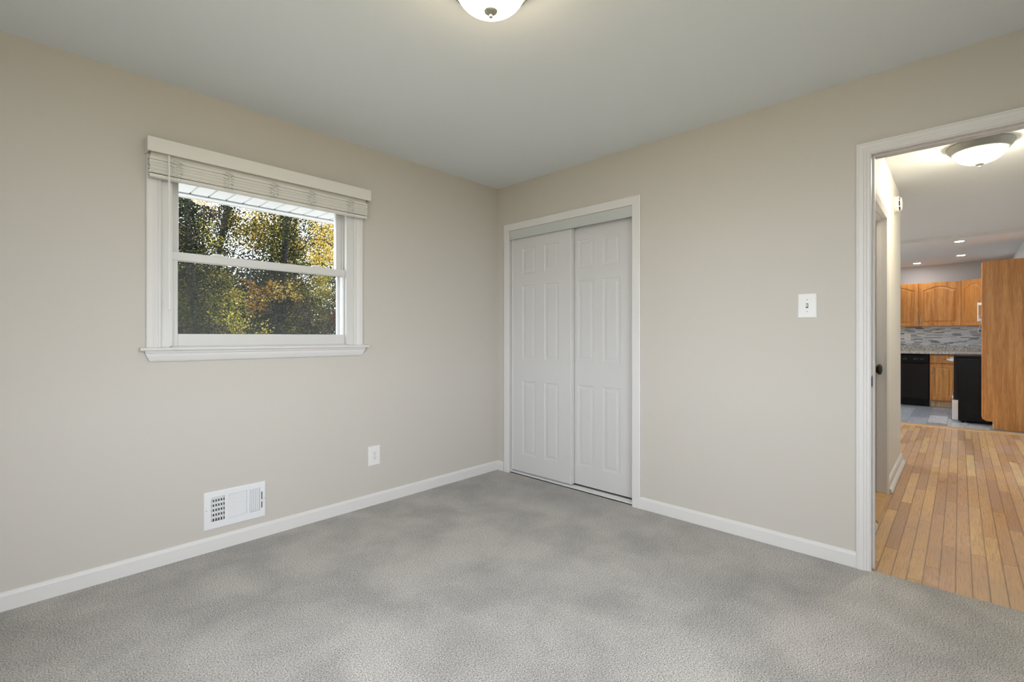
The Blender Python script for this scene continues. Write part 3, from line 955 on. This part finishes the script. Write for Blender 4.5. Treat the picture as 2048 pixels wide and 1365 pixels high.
# ================================================================== KITCHEN
KSTEP = [(0.0, 0.0), (0.003, -0.005), (0.008, -0.0065), (0.011, -0.006), (0.036, -0.001)]
def cab_door(parent, T, a0, a1, z0, z1, arch, pull=None, thick=0.02, mat='oak', name='door'):
    b = MB()
    fw = 0.055
    if arch:
        zs = z1 - fw - arch
        oa0, oa1 = a0 + fw, a1 - fw
        fn = arch_outline(oa0, oa1, z0 + fw, zs, arch * 0.92)
        out = fn(0)
        # frame: bottom rail, two stiles, arched top rail
        for A0, A1, B0, B1 in ((a0, a1, z0, z0 + fw), (a0, oa0, z0 + fw, z1), (oa1, a1, z0 + fw, z1)):
            b.add([T(A0, B0, 0), T(A1, B0, 0), T(A1, B1, 0), T(A0, B1, 0)], [(0, 1, 2, 3)])
        top = out[2:]
        for (p0, q0), (p1, q1) in zip(top[:-1], top[1:]):
            b.add([T(p0, q0, 0), T(p1, q1, 0), T(p1, z1, 0), T(p0, z1, 0)], [(0, 1, 2, 3)])
        rings(b, T, fn, KSTEP)
        c = [(a0, z0), (a1, z0), (a1, z1), (a0, z1)]
        vs = [T(a, z, 0) for a, z in c] + [T(a, z, -thick) for a, z in c]
        b.add(vs, [(0, 1, 5, 4), (1, 2, 6, 5), (2, 3, 7, 6), (3, 0, 4, 7), (4, 5, 6, 7)])
    else:
        panel_door(b, T, a0, a1, z0, z1, thick, [(a0 + fw, a1 - fw, z0 + fw, z1 - fw)], KSTEP)
    o = b.build(name, M[mat], parent)
    if pull:
        a, p0, p1 = pull
        h = MB()
        h.tube([T(a, p0, 0.0), T(a, p0 + 0.006, 0.018), T(a, p0 + 0.025, 0.026), T(a, (p0 + p1) / 2, 0.028), T(a, p1 - 0.025, 0.026), T(a, p1 - 0.006, 0.018), T(a, p1, 0.0)], [0.0065, 0.005, 0.0055, 0.006, 0.0055, 0.005, 0.0065], 8)
        h.build('handle', M['nickel'], o)
    return o

# wall cabinet with two arched doors
wc = thing('wall_cabinet', 'honey oak wall cabinet with two arched doors above the mosaic backsplash', 'cabinet', (7.96, -2.42, 1.33))
b = MB(); b.box(7.822, 8.1, -2.945, -1.90, 1.333, 2.078, 0.002); b.build('carcass', M['oak'], wc)
TU = lambda a, z, h: (7.80 - h, a, z)
cab_door(wc, TU, -2.408, -1.925, 1.340, 2.070, 0.065, (-2.382, 1.38, 1.49))
cab_door(wc, TU, -2.934, -2.413, 1.340, 2.070, 0.065, (-2.440, 1.38, 1.49))
# diagonal corner cabinet
cc = thing('corner_wall_cabinet', 'honey oak diagonal corner cabinet right of the two-door wall cabinet', 'cabinet', (7.85, -3.25, 1.33))
b = MB()
poly = [(8.1, -2.948), (7.822, -2.948), (7.500, -3.238), (7.500, -3.52), (8.1, -3.52)]
b.prism([(p, q) for p, q in poly], 1.333, 2.078, lambda a, p, q: (p, q, a)); b.build('carcass', M['oak'], cc)
dv = Vector((7.500 - 7.822, -3.238 + 2.948)); L = dv.length; dv.normalize()
nv = Vector((dv.y, -dv.x))
if nv.x > 0: nv = -nv
TD = lambda a, z, h: (7.822 + dv.x * a + nv.x * (h + 0.020), -2.948 + dv.y * a + nv.y * (h + 0.020), z)
cab_door(cc, TD, 0.012, L - 0.012, 1.340, 2.070, 0.065)

# base cabinet
bc = thing('base_cabinet', 'honey oak base cabinet with a drawer between dishwasher and range', 'cabinet', (7.8, -2.72, 0))
b = MB(); b.box(7.522, 8.09, -2.878, -2.558, 0.105, 0.868, 0.001); b.build('carcass', M['oak'], bc)
TB = lambda a, z, h: (7.50 - h, a, z)
b = MB(); rings(b, TB, rect_outline(-2.872, -2.566, 0.722, 0.855), [(0.0, -0.02), (0.0, -0.004), (0.006, 0.0)])
dr = b.build('drawer', M['oak'], bc)
h = MB(); h.tube([TB(-2.638, 0.786, 0.0), TB(-2.644, 0.786, 0.018), TB(-2.665, 0.786, 0.026), TB(-2.694, 0.786, 0.028), TB(-2.72, 0.786, 0.026), TB(-2.742, 0.786, 0.018), TB(-2.748, 0.786, 0.0)], 0.0055, 8); h.build('handle', M['nickel'], dr)
cab_door(bc, TB, -2.872, -2.566, 0.122, 0.705, 0, (-2.590, 0.555, 0.655))
b = MB(); b.box(7.565, 7.58, -2.878, -2.558, 0.0, 0.105); b.build('toe_kick', M['toeoak'], bc)

# dishwasher
dw = thing('dishwasher', 'black dishwasher under the granite counter', 'dishwasher', (7.8, -2.25, 0))
b = MB(); b.box(7.53, 8.08, -2.552, -1.952, 0.1, 0.865); b.build('tub', M['black'], dw)
b = MB(); b.box(7.497, 7.53, -2.550, -1.954, 0.118, 0.712, 0.004); b.build('door', M['blackmatte'], dw)
b = MB(); b.box(7.488, 7.53, -2.550, -1.954, 0.718, 0.862, 0.006); cp = b.build('control_panel', M['black'], dw)
b = MB(); b.prism([(0.832, 7.4875), (0.840, 7.478), (0.852, 7.478), (0.858, 7.4885)], -2.52, -1.98, lambda a, z, x: (x, a, z)); b.build('latch_grip', M['black'], cp)
for y in (-2.225, -2.245, -2.265, -2.36, -2.372, -2.385, -2.415, -2.45, -2.475):
    b = MB(); b.box(7.4868, 7.4885, y - 0.005, y + 0.004, 0.780, 0.787); b.build('indicator_mark', M['ledmark'], cp)
b = MB(); b.box(7.545, 7.56, -2.550, -1.954, 0.0, 0.105); b.build('kick_plate', M['black'], dw)

# worktop
wt = MB()
wt.box(7.455, 8.1, -3.52, -1.75, 0.872, 0.912, 0.004)
wt.box(6.665, 7.455, -3.52, -2.868, 0.872, 0.912, 0.004)
wt.box(8.078, 8.1, -3.50, -1.75, 0.912, 1.012, 0.002)
wt.box(6.665, 8.078, -3.52, -3.498, 0.912, 1.012, 0.002)
o = wt.build('worktop', M['granite'])
o['label'] = 'speckled granite worktop with low upstand behind the range'; o['category'] = 'worktop'
b = MB(); b.box(8.090, 8.1, -3.50, -1.75, 1.012, 1.335); b.box(5.9, 8.09, -3.52, -3.510, 1.012, 1.335)
struct(b.build('trim_9', M['mosaic']), 'grey linear mosaic backsplash under the wall cabinets', 'backsplash')

ko = thing('wall_outlet', 'grey outlet set in the mosaic backsplash above the dishwasher', 'outlet', (8.09, -2.245, 1.09))
TK = lambda a, z, h: (8.09 - h, a, z)
wall_plate(ko, TK, -2.290, -2.200, 1.093, 1.218)
duplex(ko, TK, -2.245, 1.155, 0.007, 1.0)
screw(ko, TK, -2.245, 1.155, 0.007)

# range
rg = thing('range', 'black freestanding range with steel drawer beside the oak pantry', 'range', (6.26, -3.2, 0))
b = MB(); b.box(5.884, 6.64, -3.51, -2.906, 0.02, 0.872, 0.006)
for x in (5.93, 6.59):
    for y in (-3.46, -2.95):
        b.lathe(x, y, [(0.0, -0.003), (0.016, -0.003), (0.016, 0.022), (0.0, 0.022)], 12)
body = b.build('body', M['black'], rg)
sp = MB()
TS = lambda a, z, h: (5.884 - h, a, z)
sp.box(-3.45, -2.960, 0.075, 0.80, -0.001, 0.0025, 0.002, T=TS)
for a0, a1, z0, z1 in ((-3.10, -2.975, 0.79, 0.800), (-3.46, -2.975, 0.828, 0.834), (-2.988, -2.975, 0.28, 0.60), (-3.46, -3.02, 0.105, 0.113), (-3.10, -2.975, 0.06, 0.066)):
    sp.box(a0, a1, z0, z1, 0.0, 0.0045, 0.0015, T=TS)
sp.build('side_panel', M['black'], rg)
b = MB(); b.box(5.880, 6.645, -3.50, -2.862, 0.874, 0.908, 0.004); b.build('cooktop', M['black'], rg)
b = MB(); b.box(5.886, 6.638, -2.906, -2.861, 0.315, 0.868, 0.004); od = b.build('oven_door', M['blackmatte'], rg)
b = MB()
for x in (5.925, 6.60):
    b.box(x - 0.012, x + 0.012, -2.862, -2.803, 0.822, 0.850, 0.003)
b.tube([(5.905, -2.803, 0.836), (6.62, -2.803, 0.836)], 0.012, 12); b.build('handle', M['steel'], od)
b = MB(); b.box(5.884, 6.64, -2.906, -2.846, 0.030, 0.300, 0.005); sdw = b.build('storage_drawer', M['steel'], rg); sdw['label'] = 'steel drawer front'
b = MB(); b.box(5.89, 6.634, -2.858, -2.843, 0.315, 0.360, 0.002); b.build('trim_strip', M['steel'], rg)

# pantry with tall oak side panel
pn = thing('pantry_cabinet', 'tall honey oak pantry cabinet at the hall edge of the kitchen', 'cabinet', (5.7, -3.35, 0))
b = MB()
out = [(-3.518, 0.0), (-3.230, 0.0), (-3.230, 0.094), (-3.168, 0.096), (-3.150, 0.100), (-3.141, 0.116), (-3.138, 0.150), (-3.138, 2.108), (-3.518, 2.108)]
b.prism(out, 5.500, 5.516, lambda x, y, z: (x, y, z)); b.build('side_panel', M['oakpanel'], pn)
b = MB(); b.box(5.516, 5.876, -3.518, -3.150, 0.1, 2.106); b.build('carcass', M['oak'], pn)
b = MB(); b.box(5.503, 5.876, -3.236, -3.2285, 0.0, 0.094); b.build('toe_kick', M['toeoak'], pn)
TP = lambda a, z, h: (a, -3.128 + h, z)
b = MB(); panel_door(b, TP, 5.520, 5.874, 0.112, 2.10, 0.02, [(5.575, 5.82, 0.17, 1.0), (5.575, 5.82, 1.1, 2.04)], KSTEP); b.build('door', M['oak'], pn)

# microwave over the range, its bow handle in view
mw = thing('microwave', 'over-range microwave with a steel bow handle peeking past the pantry', 'microwave', (6.26, -3.3, 1.34))
b = MB(); b.box(5.89, 6.64, -3.518, -3.165, 1.345, 1.76, 0.004); b.build('body', M['blackmatte'], mw)
b = MB(); b.box(6.13, 6.64, -3.165, -3.138, 1.35, 1.755, 0.004); b.build('door', M['steel'], mw)
b = MB(); b.box(5.89, 6.125, -3.165, -3.138, 1.35, 1.755, 0.004); b.build('control_panel', M['steel'], mw)
b = MB(); b.box(6.145, 6.175, -3.106, -3.094, 1.365, 1.622, 0.004); b.box(6.147, 6.173, -3.140, -3.096, 1.585, 1.620, 0.003); b.box(6.147, 6.173, -3.140, -3.096, 1.367, 1.402, 0.003); b.build('handle', M['steel'], mw)
b = MB(); b.tube([(6.0, -3.15, 1.42), (5.99, -3.122, 1.44), (5.985, -3.102, 1.42), (5.985, -3.118, 1.38), (5.985, -3.132, 1.34), (5.985, -3.105, 1.26), (5.985, -3.098, 1.21), (5.985, -3.13, 1.165)], 0.0030, 6)
o = b.build('power_cord', M['cordw']); o['label'] = 'thin white cord dangling below the microwave'; o['category'] = 'cord'

# recessed lights
rl = None
spots = [(7.625, -2.395, 'small recessed downlight nearest the wall cabinets'), (7.057, -2.934, 'small recessed downlight between the other two'), (5.586, -2.918, 'small recessed downlight nearest the hall')]
for i, (x, y, lab) in enumerate(spots):
    if i == 0:
        rl = thing('recessed_light', lab, 'downlight', (x, y, 2.40), 'recessed kitchen downlights')
        q = MB(); q.lathe(x, y, [(0.044, 2.3995), (0.060, 2.3995), (0.059, 2.3975), (0.047, 2.3965), (0.044, 2.3995)], 32); q.build('trim_ring', M['plate'], rl)
        q = MB(); q.lathe(x, y, [(0.0, 2.3975), (0.045, 2.3975), (0.045, 2.3988), (0.0, 2.3988)], 32); q.build('lens', M['lens'], rl)
    else:
        n_ = rl.copy(); COL.objects.link(n_); n_.location = (x, y, 2.40); n_['label'] = lab
        for ch in list(rl.children):
            c_ = ch.copy(); COL.objects.link(c_); c_.parent = n_

# ================================================================== OUTSIDE
b = MB(); b.box(-40, 45, -60, 60, -1.0, -0.6)
struct(b.build('ground', M['soil']), 'leaf covered ground outside the window', 'ground')
b = MB(); b.box(-6, 10, 0.25, 5.2, -0.65, -0.5)  # unseen slab added to bounce daylight up onto the soffit
struct(b.build('ground_reflector', M['reflector']), 'pale concrete patio added along the house to brighten the soffit from below', 'reflector')
# eave: grooved soffit panels, channel and drip edge
b = MB()
x = -3.538
pr = []
while x < 0.5:
    pr += [(x, 2.047), (x + 0.088, 2.047), (x + 0.093, 2.059), (x + 0.095, 2.059), (x + 0.100, 2.047)]
    x += 0.1
pr = pr + [(x, 2.075), (-3.538, 2.075)]
b.prism(pr, 0.2, 0.562, lambda y, p, q: (p, y, q))
sf = struct(b.build('trim_10', M['soffit']), 'white grooved soffit under the eave outside the window', 'soffit')
b = MB(); b.box(-3.54, 0.5, 0.568, 0.625, 2.038, 2.046); b.box(-3.54, 0.5, 0.625, 0.64, 2.034, 2.22); b.build('fascia', M['soffit'], sf)
b = MB(); b.add([(-3.7, 0.66, 2.22), (0.6, 0.66, 2.22), (0.6, 0.1, 2.57), (-3.7, 0.1, 2.57), (-3.7, 0.66, 2.25), (0.6, 0.66, 2.25), (0.6, 0.1, 2.60), (-3.7, 0.1, 2.60)], [(0, 1, 2, 3), (4, 5, 6, 7), (0, 1, 5, 4), (1, 2, 6, 5), (2, 3, 7, 6), (3, 0, 4, 7)])
struct(b.build('roof', M['dark']), 'dark roof edge above the eave', 'roof')


def leaf_mesh(name, mat, parent, P, size, seed, flat=0.35):
    """P: (n, 3) leaf centres; every leaf its own folded four-cornered blade."""
    g = np.random.default_rng(seed)
    n = len(P)
    d = g.normal(size=(n, 3)); d /= np.linalg.norm(d, axis=1)[:, None]
    e = g.normal(size=(n, 3)); e -= (e * d).sum(1)[:, None] * d; e /= np.linalg.norm(e, axis=1)[:, None]
    nn = np.cross(d, e)
    s = (size * g.uniform(0.65, 1.35, n))[:, None]
    V = np.empty((n, 4, 3))
    V[:, 0] = P - d * s * 0.5
    V[:, 1] = P + e * s * 0.36 + nn * s * 0.10
    V[:, 2] = P + d * s * 0.5
    V[:, 3] = P - e * s * 0.36 + nn * s * 0.10
    off = np.zeros(3)
    q = parent
    while q is not None:
        off += np.array(q.location); q = q.parent
    V = (V.reshape(-1, 3) - off).astype(np.float32)
    me = bpy.data.meshes.new(name)
    me.vertices.add(n * 4); me.loops.add(n * 6); me.polygons.add(n * 2)
    me.vertices.foreach_set('co', V.ravel())
    base = (np.arange(n) * 4)[:, None]
    loops = np.concatenate([base + 0, base + 1, base + 2, base + 0, base + 2, base + 3], 1).astype(np.int32)
    me.loops.foreach_set('vertex_index', loops.ravel())
    me.polygons.foreach_set('loop_start', (np.arange(n * 2) * 3).astype(np.int32))
    me.polygons.foreach_set('loop_total', np.full(n * 2, 3, np.int32))
    me.update(calc_edges=True)
    o = bpy.data.objects.new(name, me)
    COL.objects.link(o)
    me.materials.append(mat)
    o.parent = parent
    return o


def clumps(seed, n, centre, radii, k, cr):
    """n points gathered in k clumps inside an ellipsoid."""
    g = np.random.default_rng(seed)
    c = g.normal(size=(k, 3)); c /= np.linalg.norm(c, axis=1)[:, None]
    c *= g.uniform(0.15, 1.0, (k, 1)) ** 0.5
    c = np.array(centre) + c * np.array(radii)
    w = g.integers(0, k, n)
    return c[w] + g.normal(size=(n, 3)) * cr * g.uniform(0.5, 1.3, (k, 1))[w]


def tree(name, label, x, y, h, r0, lean, seed, ivy=0, ivy_r=0.4, ivy_top=6.0, crowns=(), nb=7, cat='tree', leaf=0.07):
    g = random.Random(seed)
    root = thing(name, label, cat, (x, y, -0.6), 'trees outside the window')
    zs = [-0.6 + (h + 0.6) * i / 9 for i in range(10)]
    ph = g.uniform(0, 6)
    pts = [(x + lean[0] * (z + 0.6) + 0.10 * math.sin(z * 0.9 + ph), y + lean[1] * (z + 0.6) + 0.08 * math.cos(z * 0.8 + ph), z) for z in zs]
    t = MB(); t.tube(pts, [r0 * (1.25 if i == 0 else 1 - 0.075 * i) for i in range(10)], 10)
    tr = t.build('trunk', M['bark'], root, fix=False)
    for k in range(nb):
        br = MB()
        i = g.randint(3, 8)
        p = Vector(pts[i]); a = g.uniform(0, 2 * PI); l = g.uniform(0.8, 2.2)
        q = [p]
        for s in range(4):
            a += g.uniform(-0.5, 0.5)
            q.append(q[-1] + Vector((math.cos(a), math.sin(a), g.uniform(0.05, 0.8))) * l / 4)
        rr = r0 * g.uniform(0.18, 0.35)
        br.tube(q, [rr, rr * 0.8, rr * 0.6, rr * 0.4, rr * 0.15], 6)
        for _ in range(5):
            s = g.randint(1, 3); b0 = Vector(q[s]); a2 = g.uniform(0, 2 * PI); l2 = g.uniform(0.3, 0.9)
            e1 = b0 + Vector((math.cos(a2), math.sin(a2), g.uniform(-0.3, 0.6))) * l2 * 0.5
            e2 = e1 + Vector((math.cos(a2 + 0.5), math.sin(a2 + 0.5), g.uniform(-0.3, 0.6))) * l2 * 0.5
            br.tube([b0, e1, e2], [rr * 0.3, rr * 0.2, rr * 0.08], 5)
        br.build('branch', M['bark'], root, fix=False)
    if ivy:
        gg = np.random.default_rng(seed + 50)
        z = gg.uniform(-0.5, ivy_top, ivy)
        f = (z + 0.6) / (h + 0.6)
        px = np.interp(z, zs, [p[0] for p in pts]); py = np.interp(z, zs, [p[1] for p in pts])
        a = gg.uniform(0, 2 * PI, ivy)
        rad = r0 + np.abs(gg.normal(0.0, 1.0, ivy)) * ivy_r * (1 + 0.32 * np.sin(z * 2.3 + seed) + 0.2 * np.sin(z * 5.1 + a * 2))
        leaf_mesh('ivy', M['ivy'], root, np.stack([px + np.cos(a) * rad, py + np.sin(a) * rad, z], 1), leaf * 0.95, seed + 60)
    for ci, (mat, n, cen, rad, k, cr) in enumerate(crowns):
        leaf_mesh('foliage', M[mat], root, clumps(seed * 7 + ci, n, cen, rad, k, cr), leaf, seed * 9 + ci)
    return root


tree('ivy_tree', 'dark ivy-clad tree trunk at the left side of the upper pane', -0.34, 8.6, 9, 0.08, (0.0, 0.02), 3, 24000, 0.36, 6.0, [('dusk', 4500, (-0.55, 8.7, 3.2), (0.8, 0.6, 1.6), 26, 0.15), ('green', 34000, (-1.7, 9.2, 2.1), (1.15, 0.7, 2.5), 150, 0.19), ('yellowgreen', 2600, (0.15, 9.3, 2.3), (0.6, 0.5, 1.1), 26, 0.12)], leaf=0.042)
tree('ivy_tree', 'leaning ivy-clad tree in the middle of the upper pane', 0.05, 10.2, 9, 0.08, (0.15, 0.0), 8, 18000, 0.24, 7.0, [('green', 1600, (0.9, 10.2, 4.4), (0.8, 0.6, 0.9), 20, 0.14)], leaf=0.042)
tree('ivy_tree', 'broad ivy-covered tree right of centre in the window', 1.78, 9.4, 9, 0.11, (0.015, 0.0), 12, 38000, 0.50, 6.5, [('green', 8500, (1.9, 9.3, 2.7), (1.2, 0.8, 1.9), 36, 0.18), ('gold', 700, (1.5, 8.8, 4.3), (0.8, 0.4, 0.5), 16, 0.11)], 10, leaf=0.042)
tree('ivy_tree', 'slim ivy-clad trunk at the right edge of the lower pane', 2.55, 7.7, 8, 0.11, (0.03, 0.0), 17, 13000, 0.17, 2.9, [('gold', 3600, (2.5, 8.0, 3.4), (0.7, 0.6, 0.9), 34, 0.11), ('yellowgreen', 2500, (2.4, 7.9, 2.5), (0.6, 0.5, 0.7), 24, 0.10)], 10, leaf=0.040)
tree('maple_tree', 'loose yellow-green leaved tree behind the leaning trunk', 0.75, 12.5, 6, 0.06, (0.02, 0.0), 21, 0, 0, 0, [('yellowgreen', 12000, (0.7, 12.4, 3.0), (1.0, 0.8, 1.8), 60, 0.16), ('gold', 4500, (1.5, 12.2, 4.6), (0.9, 0.6, 0.8), 30, 0.16), ('green', 2600, (0.6, 12.3, 2.4), (1.2, 0.8, 1.3), 30, 0.17)], leaf=0.046)
tree('maple_tree', 'pale gold leaved tree behind the broad ivy-covered one', 3.3, 12.2, 7, 0.08, (-0.02, 0.0), 25, 0, 0, 0, [('gold', 9000, (3.2, 12.0, 3.9), (1.3, 0.8, 1.7), 56, 0.17), ('yellowgreen', 6000, (3.3, 11.8, 2.2), (1.1, 0.7, 1.1), 40, 0.15), ('green', 3000, (3.2, 12.1, 3.0), (1.3, 0.8, 1.8), 30, 0.18)], 10, leaf=0.046)
tree('maple_tree', 'small orange leaved tree in the middle of the lower pane', 0.42, 7.6, 3.0, 0.030, (0.03, 0.0), 29, 0, 0, 0, [('orange', 560, (0.52, 7.5, 1.95), (0.42, 0.3, 0.40), 20, 0.06), ('gold', 420, (1.20, 7.7, 2.15), (0.40, 0.3, 0.22), 14, 0.07)], 5, leaf=0.040)
tree('sapling', 'red leaved sapling low beside the slim ivy-clad trunk', 2.18, 7.6, 2.2, 0.02, (0.0, 0.0), 33, 0, 0, 0, [('red', 330, (2.20, 7.5, 1.60), (0.18, 0.2, 0.12), 9, 0.05)], 3, leaf=0.045)
# understorey shrubs along the wood edge
sh = [(-0.75, 7.0, 'dusk', 'green', 'dull green shrub at the left bottom corner of the window'), (0.05, 7.4, 'green', 'yellowgreen', 'leafy green and yellow shrub under the dark left trunk'),
      (0.80, 8.3, 'dusk', 'ivy', 'brownish brush below the small orange leaved tree'), (1.45, 7.0, 'dusk', 'green', 'grey green brush heap low in the middle of the window'),
      (2.05, 8.4, 'yellowgreen', 'green', 'yellow and green shrub left of the slim ivy-clad trunk'), (3.1, 8.6, 'dusk', 'red', 'brown and red shrub at the right bottom corner of the window')]
for i, (x, y, m1, m2, lab) in enumerate(sh):
    r = thing('shrub', lab, 'shrub', (x, y, -0.6), 'shrubs along the wood edge')
    g = random.Random(70 + i)
    st_ = MB()
    for k in range(34):
        a = g.uniform(0, 2 * PI); l = g.uniform(1.6, 2.9)
        p = Vector((x + g.uniform(-.06, .06), y + g.uniform(-.06, .06), -0.6)); q = [p]
        for s in range(5):
            q.append(q[-1] + Vector((math.cos(a) * 0.35 * (s + 0.3) * 0.5, math.sin(a) * 0.3 * (s + .3) * 0.5, 0.9 - 0.1 * s)) * l / 5); a += g.uniform(-.6, .6)
        st_.tube(q, [0.011, 0.009, 0.007, 0.005, 0.004, 0.002], 5)
    st_.build('stems', M['bark'], r, fix=False)
    leaf_mesh('foliage', M[m1], r, clumps(200 + i, 6200, (x, y, 0.75), (0.62, 0.5, 1.15), 60, 0.13), 0.040, 300 + i)
    leaf_mesh('foliage', M[m2], r, clumps(240 + i, 4000, (x, y - 0.1, 0.85), (0.6, 0.5, 1.05), 40, 0.12), 0.040, 340 + i)
# far trees closing the wood
far = [(0.75, 16, 3.6, 3.2, 1.1, 'dusk', 'far purple brown tree beyond the dark left trunk'), (2.6, 18, 1.7, 2.2, 1.6, 'green', 'far green tree low beyond the leaning trunk'), (3.85, 16.2, 4.0, 3.4, 1.15, 'dusk', 'far dull tree beyond the broad ivy-covered one'),
       (6.4, 16, 3.8, 3.4, 1.3, 'green', 'far green tree beyond the pale gold one'), (5.4, 20, 1.9, 2.3, 1.9, 'dusk', 'far dull tree low at the back of the wood, right of centre'), (2.4, 23, 2.0, 2.4, 2.2, 'dusk', 'far dull tree low at the back of the wood, left of centre')]
for i, (x, y, zc, rz, rx, m1, lab) in enumerate(far):
    low = zc < 2.5
    tree('woodland_tree', lab, x, y, 4.2 if low else 7.5, 0.08, (0.01, 0), 90 + i, 0, 0, 0, [(m1, 22000 if low else 15000, (x, y, zc), (rx, 1.0, rz), 140 if low else 110, 0.24), ('green' if m1 == 'dusk' else 'dusk', 5000, (x, y, zc), (rx, 1.0, rz), 50, 0.22)], 8, leaf=0.10 if low else 0.07)
